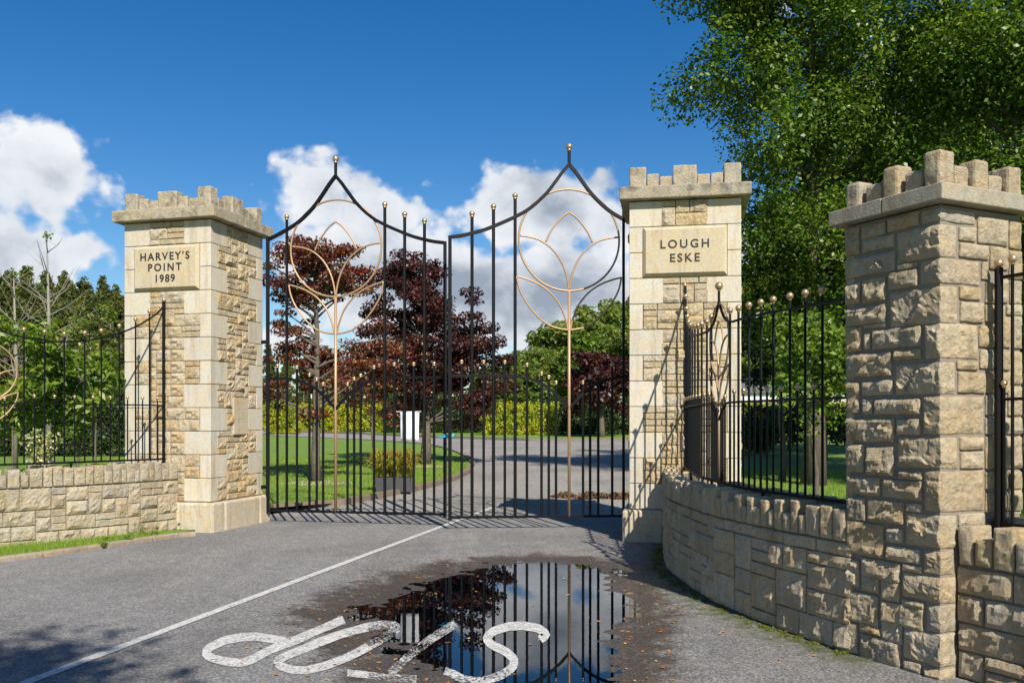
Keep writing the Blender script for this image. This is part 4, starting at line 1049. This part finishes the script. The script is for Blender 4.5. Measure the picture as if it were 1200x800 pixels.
def tree(name, label, cat, base, h, crown, nclus, cr, nleaf, size, mat, bark, r0, seed, nbr=26, group=None, carve=0., trunk_h=.8, rmin=.35, lean=(0, 0), extra=None, **kw):
    rg = random.Random(seed); bz = zg(base[1])
    root = empty(name, (base[0], base[1], bz), label, cat, group)
    cl = []
    for (c, r, share) in crown: cl += ell(rg, max(3, int(nclus * share)), (c[0], c[1], c[2] + bz), r, rmin, cr, carve)
    g = Geo(); pts = []; th = h * trunk_h
    for i in range(9):
        t = i / 8; pts.append((base[0] + lean[0] * t + .12 * noise.noise(Vector((t * 3, seed, 0))), base[1] + lean[1] * t + .12 * noise.noise(Vector((t * 3, seed, 5))), bz - .1 + th * t))
    g.tube(pts, [r0 * (1.25 if i == 0 else 1) * (1 - .8 * i / 8) for i in range(9)], 9); g.build('trunk', bark, root, True)
    g = Geo(); branches(g, (base[0] + lean[0] * .5, base[1] + lean[1] * .5, bz), th, cl, rg, r0, nbr); g.build('branches', bark, root, True)
    link('crown', leaf_mesh('crown', cl, nleaf, size, mat, seed, **kw), root)
    if extra: tag(link('lichen', leaf_mesh('lichen', rg.sample(cl, len(cl) // 2), extra, size * .6, M_lich, seed + 1, **kw), root), kind='stuff')
    return root
def W(px, Z): return ((px - 600) / 1070 * Z)
# copper trees on the lawn
tree('copper_tree', 'sparse red-leaved tree with lichened branches on the lawn behind the left gate leaf', 'tree', (W(371, 21), 21), 6.3,
     [((W(392, 21), 21, 5.0), (1.5, 1.3, 1.45), .35), ((W(345, 21), 21, 4.8), (1.1, 1, 1.3), .25), ((W(378, 21), 21, 2.7), (1.75, 1.4, 1.5), .4)], 130, (.12, .36), 19000, .078, M_red, M_barkp, .11, 11, nbr=95, carve=-.02, trunk_h=.92, rmin=.3, extra=2400, shape=(1.3, 1, .45))
tree('copper_tree', 'dense dark purple-leaved tree behind the meeting stiles of the gate', 'tree', (W(498, 28), 28), 7,
     [((W(492, 28), 28, 3.6), (2.4, 2.1, 2.5), .55), ((W(470, 28), 28, 5.5), (1.7, 1.5, 1.3), .2), ((W(548, 28), 28, 2.9), (1.5, 1.3, 2.1), .25)], 270, (.2, .5), 52000, .105, M_purp, M_barkp, .16, 12, nbr=60, carve=.10, trunk_h=.9, extra=1500, shape=(1.2, 1.1, .55))
tree('copper_tree', 'smaller red-purple tree between the two lawn trees', 'tree', (W(436, 25.5), 25.5), 4.5,
     [((W(436, 25), 25.5, 2.9), (1.5, 1.3, 1.8), 1)], 110, (.16, .40), 13000, .08, M_red, M_barkp, .06, 13, nbr=44, carve=.04, extra=1300, shape=(1.3, 1, .5))
tree('copper_tree', 'dark purple tree across the far road, beside the right gate pier', 'tree', (W(705, 57), 57), 6.2,
     [((W(703, 57), 57, 3.5), (2.7, 2.4, 2.4), 1)], 150, (.35, .7), 14000, .24, M_purp, M_bark, .2, 14, nbr=20)
# chips round the trunks
for (px, py, w) in ((372, 569, .75), (500, 549, .6)):
    x, y = gp(px, py); rg = random.Random(3); V = []
    for i in range(900):
        a = rg.uniform(0, 6.283); r = w * math.sqrt(rg.random()); cx, cy = x + r * math.cos(a), y + r * math.sin(a); s = rg.uniform(.012, .03); an = rg.uniform(0, 3.14)
        for q in range(4): V.append((cx + s * math.cos(an + q * 1.57), cy + s * math.sin(an + q * 1.57) * .6, zg(y) + .06 + rg.uniform(0, .012)))
    o = link('wood_chips', quads('wood_chips', np.array(V), M_chip0)) if 'M_chip0' in globals() else link('wood_chips', quads('wood_chips', np.array(V), flat_mat('pale_chips', (.50, .42, .30), .9)))
    tag(o, 'pale wood chips scattered round a lawn tree\'s foot', 'wood chips', None, 'stuff')
# big birches at the right
tree('birch_tree', 'big leafy birch over the right gate pier, its crown leaving the top of the picture', 'tree', (6.6, 20), 15,
     [((6.9, 20, 9.6), (3.5, 3, 4.8), .6), ((5.0, 20, 11.3), (1.8, 2, 2.3), .14), ((7.3, 20, 5.2), (2.6, 2.5, 2.3), .26)], 270, (.35, .8), 95000, .095, M_green, M_bark, .24, 21, nbr=60, carve=.22, shape=(1, 1, 1.1))
tree('birch_tree', 'big leafy birch standing behind the nearest pier', 'tree', (10.2, 18.5), 15,
     [((10.2, 18.5, 9.2), (3.6, 3, 5.5), .7), ((9.6, 18, 5.0), (2.8, 2.4, 2.6), .3)], 280, (.4, .85), 90000, .095, M_green, M_barkp, .26, 22, nbr=60, carve=.2, shape=(1, 1, 1.1))
tree('birch_tree', 'dark tree farther back between the two big birches', 'tree', (10.5, 26), 14,
     [((10.2, 26, 7.2), (4.6, 3, 6.4), 1)], 200, (.6, 1.1), 42000, .16, M_dkgreen, M_bark, .28, 23, nbr=30)
tree('birch_tree', 'tall tree behind the other birches, closing the sky above the nearest pier', 'tree', (16.5, 30), 17,
     [((16.2, 30, 9.5), (5.2, 3, 7.5), .8), ((13, 30, 6), (3, 3, 4), .2)], 200, (.7, 1.2), 42000, .17, M_green, M_bark, .3, 27, nbr=30)
tree('understorey_tree', 'dark low tree in the background between the curved railing and the nearest pier', 'tree', (W(965, 30), 30), 8,
     [((W(955, 30), 30, 5.2), (2.6, 2, 3.2), .6), ((W(905, 30), 30, 4.6), (2.0, 1.8, 2.8), .4)], 150, (.35, .7), 24000, .13, M_dkgreen, M_bark, .12, 28, nbr=20)
tree('broad_tree', 'green tree at the right edge, above the near wall railing', 'tree', (13.5, 15), 13,
     [((13.3, 15, 7.6), (4.2, 3, 7), 1)], 200, (.5, .9), 48000, .12, M_green, M_bark, .26, 24, nbr=30)
tree('understorey_tree', 'low leafy tree under the birch, filling the view just right of the LOUGH ESKE pier', 'tree', (W(915, 21), 21), 5.4,
     [((W(905, 21), 21, 4.3), (1.5, 1.2, 1.9), .55), ((W(950, 21), 21, 3.4), (1.4, 1.1, 1.6), .45)], 110, (.25, .5), 15000, .095, M_green, M_bark, .08, 26, nbr=30, carve=.15)
tree('laurel_shrub', 'bright green shrub seen through the curved railing, under the birch', 'shrub', (W(955, 15.5), 15.5), 3.4,
     [((W(960, 15.5), 15.5, 2.5), (1.1, .9, 1.2), 1)], 60, (.2, .4), 5200, .10, M_lime, M_bark, .05, 25, nbr=30, carve=.1)
for k, (px, Z, zc, rx, rz, lab) in enumerate(((885, 34, 1.0, 1.4, 1.3, 'dark rounded shrub just right of the LOUGH ESKE pier'), (925, 38, 1.2, 1.7, 1.4, 'dark rounded shrub in the middle of the railing view'),
        (990, 42, 1.0, 1.2, 1.3, 'dark rounded shrub in front of the white paling fence, beside the nearest pier'), (1060, 40, 1.2, 2.0, 1.5, 'dark rounded shrub mostly behind the nearest pier'))):
    tree('garden_shrub', lab, 'shrub', (W(px, Z), Z), zc * 1.6, [((W(px, Z), Z, zc), (rx, rx, rz), 1)], 60, (.25, .45), 5000, .13, M_dkgreen, M_bark, .06, 40 + k, nbr=8, group='dark shrubs across the side lawn')
# far hedges: clipped golden blocks
def hedge(name, label, x0, x1, y0, y1, zt, n, mat, seed, size=.2, cat='hedge'):
    root = empty(name, ((x0 + x1) / 2, (y0 + y1) / 2, zg(y0)), label, cat)
    rg = random.Random(seed); L_ = math.hypot(x1 - x0, y1 - y0); cl = []
    m = int(L_ / .45) + 1
    for i in range(m):
        t = i / max(1, m - 1)
        for z in np.arange(.3, zt - .1, .42):
            for dd in (-.5, 0, .5):
                cl.append((x0 + (x1 - x0) * t + rg.uniform(-.3, .3), y0 + (y1 - y0) * t + dd, zg(y0) + z + rg.uniform(-.15, .08), rg.uniform(.3, .48)))
    link('foliage', leaf_mesh('foliage', cl, int(n * 2.6), size * .62, mat, seed, up=.1), root)
    g = Geo()
    for i in range(0, m, 3):
        t = i / max(1, m - 1); x, y = x0 + (x1 - x0) * t, y0 + (y1 - y0) * t; g.tube([(x, y, zg(y) - .1), (x + .05, y, zg(y) + zt * .7)], .05, 5)
    tag(g.build('stems', M_bark, root), kind='stuff')
hedge('golden_hedge', 'clipped golden hedge across the far road, seen through the right gate leaf', W(572, 62), W(645, 62), 62, 62, 2.15, 9000, M_yell, 51)
hedge('golden_hedge', 'golden hedge behind the left gate leaf, past the red tree', W(355, 72), W(462, 72), 72, 72, 2.3, 11000, M_yell, 52)
hedge('golden_hedge', 'golden shrub clump nearest the HARVEY\'S POINT pier', W(318, 66), W(345, 66), 66, 66, 2.4, 4500, M_yell, 53)
hedge('dark_hedge', 'dark hedge behind the purple tree, across the far road', W(455, 68), W(575, 68), 68, 68, 2.9, 12000, M_dkgreen, 54, .22)
hedge('dark_hedge', 'dark hedge across the far road, right of the clipped golden hedge', W(642, 63), W(760, 63), 63, 63, 2.7, 11000, M_dkgreen, 55, .22)
hedge('dark_hedge', 'dark hedge along the left lawn, behind the light green shrubs', W(-60, 33), W(150, 33), 33, 33, 2.1, 12000, M_dkgreen, 56, .16)
hedge('golden_hedge', 'golden hedge far across the side lawn, right of the LOUGH ESKE pier', W(868, 56), W(1010, 56), 56, 56, 2.3, 10000, M_yell, 57)
# left shrubs
def W2(px, Z): return (W(px, Z), Z)
tree('cherry_shrub', 'light green broad-leaved shrub with drooping leaves behind the left railing', 'shrub', W2(92, 17), 3.6,
     [((W(95, 17), 17, 2.2), (1.1, 1, 1.5), 1)], 50, (.15, .32), 2300, .16, M_lime, M_barkp, .028, 61, nbr=34, aspect=.4, carve=.1)
tree('cherry_shrub', 'light green broad-leaved shrub at the left edge behind the railing', 'shrub', W2(15, 16), 3.6,
     [((W(10, 16), 16, 2.3), (1.3, 1, 1.4), 1)], 50, (.15, .32), 2300, .15, M_lime, M_barkp, .028, 62, nbr=34, aspect=.4, carve=.1)
tree('flowering_shrub', 'small shrub covered in white blossom on the left lawn', 'shrub', W2(46, 14.6), 1.3,
     [((W(46, 14.6), 14.6, .75), (.3, .3, .75), 1)], 30, (.1, .2), 1500, .06, M_flow, M_bark, .03, 63, nbr=14)
tree('flowering_shrub', 'loose shrub dotted with white blossom in front of the dark hedge', 'shrub', W2(112, 20), 3.6,
     [((W(112, 20), 20, 2.6), (1.0, .9, 1.4), 1)], 50, (.12, .3), 1500, .10, M_pale, M_barkp, .028, 64, nbr=30, carve=.05, extra=400)
def bare_tree(px, Z, h, seed, label):
    rg = random.Random(seed); x = W(px, Z); z0 = zg(Z); root = empty('bare_tree', (x, Z, z0), label, 'tree'); g = Geo()
    g.tube([(x, Z, z0 - .1), (x + .05, Z, z0 + h * .5), (x - .03, Z, z0 + h)], [.09, .055, .01], 7); g.build('trunk', M_dead, root, True)
    g = Geo()
    for i in range(22):
        z = z0 + h * rg.uniform(.25, .95); a = rg.uniform(0, 6.28); L_ = (h - (z - z0)) * rg.uniform(.3, .55) + .25; p = Vector((x, Z, z)); d = Vector((math.cos(a), math.sin(a), rg.uniform(.5, 1.1)))
        q = p + d * L_ * .5; r = q + (d + Vector((rg.uniform(-.4, .4), 0, rg.uniform(0, .6)))) * L_ * .5
        g.tube([p, q, r], [.016, .010, .003], 4)
        for _ in range(2):
            e = q + Vector((rg.uniform(-1, 1), rg.uniform(-1, 1), rg.uniform(.2, 1))) * L_ * .35; g.tube([q, e], [.007, .002], 4)
    g.build('branches', M_dead, root)
    link('leaf_tuft', leaf_mesh('tuft', [(x, Z, z0 + h - .1, .15), (x - .5, Z, z0 + h * .85, .12)], 40, .1, M_green, seed), root)
bare_tree(56, 24, 6.4, 71, 'taller dead bare tree standing against the sky, left of the HARVEY\'S POINT pier')
bare_tree(17, 24, 5.4, 72, 'shorter dead bare tree at the left edge against the conifers')
# far woods: individual trees in rows, shared crowns
def conifer_mesh(seed):
    rg = random.Random(seed); cl = []
    for i in range(60):
        t = rg.random() ** 1.2; z = 1.5 + t * 8.6; r = (1 - t) * 1.75 + .15; a = rg.uniform(0, 6.28); q = rg.uniform(.5, 1) * r
        cl.append((q * math.cos(a), q * math.sin(a), z - .2 * q, rg.uniform(.35, .75) * (1.15 - .6 * t)))
    cl.append((0, 0, 10.3, .25)); cl.append((0, 0, 9.9, .35))
    return leaf_mesh('crown', cl, 8500, .27, M_conif, seed, aspect=.35, up=.1)
def broad_mesh(seed, mat):
    rg = random.Random(seed); cl = ell(rg, 70, (0, 0, 6), (3.2, 3.2, 4.2), .4, (.5, 1.1)); return leaf_mesh('crown', cl, 8500, .36, mat, seed)
def trunk_mesh(h, r):
    g = Geo(); g.tube([(0, 0, -.3), (.1, 0, h * .5), (0, 0, h)], [r, r * .7, r * .2], 7); return mesh('trunk', g.v, g.f, M_bark, True)
CON = [conifer_mesh(s) for s in (81, 82, 83)]; BRO = [broad_mesh(84, M_pale), broad_mesh(85, M_pale), broad_mesh(86, M_green)]
TR = trunk_mesh(9, .22)
ORD = 'first second third fourth fifth sixth seventh eighth ninth tenth eleventh twelfth thirteenth fourteenth fifteenth sixteenth seventeenth eighteenth nineteenth twentieth'.split()
def ordw(n):
    return ORD[n] if n < 20 else ('twenty-' if n < 29 else 'thirty-') + ORD[(n - 20) % 10] if n not in (29, 39) else ('thirtieth', 'fortieth')[n == 39]
def far_tree(kind, px, Z, top_y, i, label, group):
    x = W(px, Z); z0 = zg(Z); h = EYE + (492 - top_y) / 1070 * Z - z0; s = h / (10.6 if kind == 'conifer' else 10.4)
    root = empty(kind if kind == 'conifer' else 'broadleaf_tree', (x, Z, z0), label, 'tree', group, rnd.uniform(0, 6.28))
    sx = s * rnd.uniform(.95, 1.25); root.scale = (sx, sx, s)
    for nm, me in (('crown', (CON if kind == 'conifer' else BRO)[i]), ('trunk', TR)):
        o = bpy.data.objects.new(nm, me); col.objects.link(o); o.parent = root
top = spline([(-300, 330), (0, 306), (60, 314), (100, 320), (145, 334), (240, 370), (320, 398), (420, 418), (600, 425), (900, 410)])
for row, Z in enumerate((84, 92, 101)):
    px = -150 + row * 9; nn = 0
    while px < 600:
        ty = top(px) + (24, 12, 0)[row] + rnd.uniform(-7, 9)
        far_tree('conifer', px, Z + rnd.uniform(-2, 2), ty, rnd.randrange(3), ('front', 'middle', 'back')[row] + '-row conifer of the left wood, ' + ordw(nn) + ' of its row counted from the left', 'conifers in the left wood'); nn += 1
        px += rnd.uniform(16, 24)
topr = spline([(560, 425), (585, 410), (605, 396), (640, 374), (670, 354), (705, 338), (740, 322), (900, 320), (1200, 340)])
for row, Z in enumerate((74, 82)):
    px = 560 + row * 16; nn = 0
    while px < 1100:
        far_tree('broad', px, Z + rnd.uniform(-2, 2), topr(px) + (26, 0)[row] + rnd.uniform(-6, 10), rnd.randrange(3), ('front', 'back')[row] + '-row broadleaf tree of the far right wood, ' + ordw(nn) + ' of its row from the left', 'broadleaf trees in the right wood'); nn += 1
        px += rnd.uniform(26, 38)
# tree behind the viewer that shades the drive's near left corner
tree('broad_tree', 'tree behind the viewpoint that shades the near left corner of the drive', 'tree', (-1.3, -6), 10,
     [((-1.1, -4.15, 7.4), (2.7, 2.3, 2.0), 1)], 70, (.4, .8), 9000, .16, M_green, M_bark, .22, 91, nbr=20)
tree('broad_tree', 'tree out of the picture at the right that shades the side lawn', 'tree', (13.5, 7), 12,
     [((12.6, 7.5, 8), (4, 4.5, 3.6), 1)], 120, (.5, .9), 22000, .17, M_green, M_bark, .26, 92, nbr=20)

# grass blades
def in_poly(x, y, P):
    a = P; b = np.roll(P, -1, 0); c = ((a[:, 1] > y) != (b[:, 1] > y)) & (x < (b[:, 0] - a[:, 0]) * (y - a[:, 1]) / (b[:, 1] - a[:, 1] + 1e-12) + a[:, 0]); return c.sum() % 2 == 1
def blades(name, label, poly, n, h, wd, z, seed, ymax=60):
    rg = np.random.default_rng(seed); P = np.array(poly); lo_, hi_ = P.min(0), P.max(0); hi_[1] = min(hi_[1], ymax); pts = []
    while len(pts) < n:
        q = rg.random((n, 2)) * (hi_ - lo_) + lo_
        for x, y in q:
            if in_poly(x, y, P): pts.append((x, y))
            if len(pts) >= n: break
    p = np.array(pts[:n]); zz = np.array([zg(y) for y in p[:, 1]]) + z
    a = rg.random(n) * 6.283; hh = h * (.6 + .8 * rg.random(n)); w = wd; lean = (rg.random((n, 2)) - .5) * h * 1.0
    V = np.zeros((n, 3, 3)); V[:, 0, 0] = p[:, 0] - np.cos(a) * w; V[:, 0, 1] = p[:, 1] - np.sin(a) * w; V[:, 0, 2] = zz - .01
    V[:, 1, 0] = p[:, 0] + np.cos(a) * w; V[:, 1, 1] = p[:, 1] + np.sin(a) * w; V[:, 1, 2] = zz - .01
    V[:, 2, 0] = p[:, 0] + lean[:, 0]; V[:, 2, 1] = p[:, 1] + lean[:, 1]; V[:, 2, 2] = zz + hh
    tag(link(name, quads(name, V.reshape(-1, 3), M_blade, 3)), label, 'grass', None, 'stuff')
blades('grass', 'rough grass and weeds on the strip between left wall and kerb', [(-4.25, 11.7), (-4.45, 11.25), (-4.72, 10.65), (-5.1, 10.0), (-5.6, 9.25), (-6.4, 8.3), (-7.3, 7.4), (-7.6, 9.0), (-6.3, 9.85), (-5.78, 10.28), (-5.0, 11.1), (-4.6, 11.6)], 9000, .05, .004, .035, 101)
blades('grass', 'mown grass of the left lawn inside the gate', [(-4.0, 14.2)] + [gp(*p) for p in [(318, 596), (400, 590), (440, 582.5), (490, 572.5), (530, 561.5), (549, 553)]] + [(-1.9, 32), (-14, 32), (-14, 12), (-5, 12.2)], 42000, .05, .009, .05, 102, 32)
blades('grass', 'mown grass of the side lawn behind the curved wall', [(2.5, 9), (3.0, 14), (3.7, 18), (5.6, 25), (12, 25), (12, 10), (6, 6), (3.4, 6)], 30000, .05, .009, .05, 103, 25)
# weeds at the foot of the left pier
for i, (px, py, s) in enumerate(((207, 625, .07), (216, 620, .05), (166, 632, .05), (182, 633, .06), (150, 640, .05), (120, 646, .045))):
    x, y = gp(px, py); x -= .10; y += .22; root = empty('weed', (x, y, .03), ['tallest leafy weed, against the corner of the HARVEY\'S POINT pier plinth', 'small leafy weed at the very end of the left kerb', 'leafy weed second along the verge from the pier', 'leafy weed third from the left along the verge', 'leafy weed second from the left along the verge', 'leftmost leafy weed on the verge below the wall'][i], 'weed', 'weeds on the verge')
    link('leaves', leaf_mesh('leaves', [(x, y, .06, s), (x + .03, y, .09 + s * .5, s * .7)], 36, .04, M_lime, 200 + i, up=1), root)
    g = Geo(); g.tube([(x, y, 0), (x + .02, y, .1 + s)], .002, 4); g.build('stem', M_lime, root)
# leaves and grit lying round the puddle
rg = random.Random(5); V = []
n = 0
while n < 620:
    x, y = rg.uniform(-2.6, 2.3), rg.uniform(4.8, 11.2); d = pool_d(x, y)
    pr = .9 if -.35 < d < .05 else (.12 if d > 0 else (.35 if d > -1.0 else .04))
    if x > 1.0: pr = max(pr, .35)
    if rg.random() > pr or wall_d(x, y) < .05 and x > 1.5 or x > 1.9: continue
    z = max(road_h(x, y)[0] + .006, -.032); s = rg.choice([.008, .010, .012, .016, .022]); an = rg.uniform(0, 6.28)
    ti = rg.uniform(-.004, .006)
    for q, k in ((0, 1), (1, .55), (2, 1), (3, .55)):
        V.append((x + s * k * math.cos(an + q * 1.57), y + s * k * math.sin(an + q * 1.57), z + (ti if q == 0 else 0) + .002)); 
    n += 1
tag(link('fallen_leaves', quads('fallen_leaves', np.array(V), M_lit)), 'small orange and yellow leaves scattered round and on the puddle', 'leaves', None, 'stuff')
# soggy heap of leaf mould on the drive behind the right gate leaf
cl = []
rg = random.Random(6); cx, cy = gp(700, 582)
for i in range(26): cl.append((cx + rg.uniform(-.75, .9), cy + rg.uniform(-.5, .5), .02, rg.uniform(.06, .14)))
tag(link('leaf_mould', leaf_mesh('leaf_mould', cl, 2600, .05, leaf_mat('brown_leaf_mould', [(0, (.04, .028, .016)), (.6, (.09, .06, .03)), (1, (.22, .13, .05))], .05, .8), 301, shape=(1.4, 1, .5))), 'brown heap of leaf mould on the drive behind the right gate leaf', 'leaf mould', None, 'stuff')

# ------------------------------------------------------------------ planter with strappy plants
M_plt = flat_mat('dark_grey_planter', (.05, .052, .055), .6, 0, .25, 12)
px0, Zp = 462, 18.2; cx = W(px0, Zp)
root = empty('planter', (cx, Zp, .05), 'dark grey trough of yellow-green and red strappy plants at the lawn edge', 'planter')
g = Geo(); a, b = .39, .17; H_ = .29; t = .03; rz_ = .12
v = []
for (sx, sy, z, k) in [(-1, -1, 0, .88), (1, -1, 0, .88), (1, 1, 0, .88), (-1, 1, 0, .88), (-1, -1, H_, 1), (1, -1, H_, 1), (1, 1, H_, 1), (-1, 1, H_, 1), (-1, -1, H_, .93), (1, -1, H_, .93), (1, 1, H_, .93), (-1, 1, H_, .93), (-1, -1, H_ - .05, .92), (1, -1, H_ - .05, .92), (1, 1, H_ - .05, .92), (-1, 1, H_ - .05, .92)]:
    X, Y = sx * a * k, sy * b * k; v.append((cx + X * math.cos(rz_) - Y * math.sin(rz_), Zp + X * math.sin(rz_) + Y * math.cos(rz_), .05 + z))
f = [(0, 1, 5, 4), (1, 2, 6, 5), (2, 3, 7, 6), (3, 0, 4, 7), (4, 5, 9, 8), (5, 6, 10, 9), (6, 7, 11, 10), (7, 4, 8, 11), (8, 9, 13, 12), (9, 10, 14, 13), (10, 11, 15, 14), (11, 8, 12, 15), (3, 2, 1, 0)]
g.add(v, f); g.build('trough', M_plt, root)
g = Geo(); g.add(v[12:], [(0, 1, 2, 3)]); g.build('soil', flat_mat('soil', (.03, .022, .015), .95), root)
for q in range(6):
    rg = random.Random(300 + q); x0 = cx + (-.33 + .13 * q); y0 = Zp + rg.uniform(-.06, .06); V = []
    for i in range(70):
        a = rg.uniform(0, 6.28); L_ = rg.uniform(.34, .8); out = rg.uniform(.08, .40); w = rg.uniform(.008, .014)
        P3 = [Vector((x0, y0, .28)), Vector((x0 + out * .4 * math.cos(a), y0 + out * .4 * math.sin(a), .28 + L_ * .6)), Vector((x0 + out * math.cos(a), y0 + out * math.sin(a), .28 + L_ * .8)), Vector((x0 + out * 1.35 * math.cos(a), y0 + out * 1.35 * math.sin(a), .28 + L_ * .65))]
        s = Vector((-math.sin(a), math.cos(a), 0)) * w
        for j in range(3):
            k0, k1 = (1, .95, .7)[j], (.95, .7, .1)[j]
            V += [tuple(P3[j] - s * k0), tuple(P3[j] + s * k0), tuple(P3[j + 1] + s * k1), tuple(P3[j + 1] - s * k1)]
    me = quads('plant', np.array(V), M_strap); bm = bmesh.new(); bm.from_mesh(me); bmesh.ops.remove_doubles(bm, verts=bm.verts, dist=.0001); bm.to_mesh(me); bm.free()
    link('strappy_plant', me, root)

# ------------------------------------------------------------------ far white paling fence, cottage
M_white = flat_mat('white_paint', (.62, .62, .60), .6, 0, .06, 8)
Zf = 58; x0, x1 = W(925, Zf), W(1040, Zf); root = empty('paling_fence', ((x0 + x1) / 2, Zf, zg(Zf)), 'white paling fence across the far road, between the curved railing and nearest pier', 'fence')
g = Geo(); g.box((0, 0, .55), (.2, .03, 1.1)); g.tube([(0, 0, 1.1), (0, 0, 1.14)], [.07, .02], 4); pm = mesh('paling', g.v, g.f, M_white)
x = x0
while x < x1:
    o = bpy.data.objects.new('paling', pm); col.objects.link(o); o.parent = root; o.matrix_local = pinv(root) @ Matrix.Translation((x, Zf, zg(Zf) + .02)); x += .245
for z in (.3, .85):
    g = Geo(); g.box(((x0 + x1) / 2, Zf + .04, zg(Zf) + z), (x1 - x0, .05, .09)); g.build('fence_rail', M_white, root)
Zh = 72; xh = W(884, Zh); zh = zg(Zh); root = empty('cottage', (xh, Zh, zh), 'small white cottage glimpsed through the curved railing beside the LOUGH ESKE pier', 'cottage')
g = Geo(); g.box((xh, Zh + 2.5, zh + 1.55), (4, 5, 3.1)); g.build('wall', M_white, root)
g = Geo(); g.add([(xh - 2.2, Zh - .3, zh + 3.1), (xh + 2.2, Zh - .3, zh + 3.1), (xh + 2.2, Zh + 5.3, zh + 3.1), (xh - 2.2, Zh + 5.3, zh + 3.1), (xh - 2.2, Zh + 2.5, zh + 4.5), (xh + 2.2, Zh + 2.5, zh + 4.5)], [(0, 1, 5, 4), (2, 3, 4, 5), (1, 2, 5), (3, 0, 4), (3, 2, 1, 0)]); g.build('roof', flat_mat('slate', (.10, .11, .12), .7), root)
for dx in (-1.1, 0, 1.1):
    g = Geo(); g.box((xh + dx, Zh - .02, zh + 2.1), (.8, .06, .9)); w = g.build('window', M_white, root)
    g = Geo(); g.box((xh + dx, Zh - .055, zh + 2.1), (.64, .02, .74)); g.build('pane', flat_mat('window_glass', (.05, .06, .07), .1), w)

# moss at the foot of the curved wall
pm_ = Path(WALLF); rg = random.Random(8); cl = []
for i in range(150):
    s = rg.uniform(.3, pm_.L); q, t = pm_.at(s); n_ = Vector((t.y, -t.x)); q = q + n_ * (.03 + abs(rg.gauss(0, .05))); cl.append((q.x, q.y, road_h(q.x, q.y)[0] + .004, rg.uniform(.012, .035)))
tag(link('moss', leaf_mesh('moss', cl, 9000, .010, leaf_mat('moss_tufts', [(0, (.05, .07, .01)), (.6, (.12, .16, .02)), (1, (.22, .22, .04))], .2, .8), 400, shape=(1.3, 1.3, .45))), 'green moss along the foot of the curved wall', 'moss', None, 'stuff')
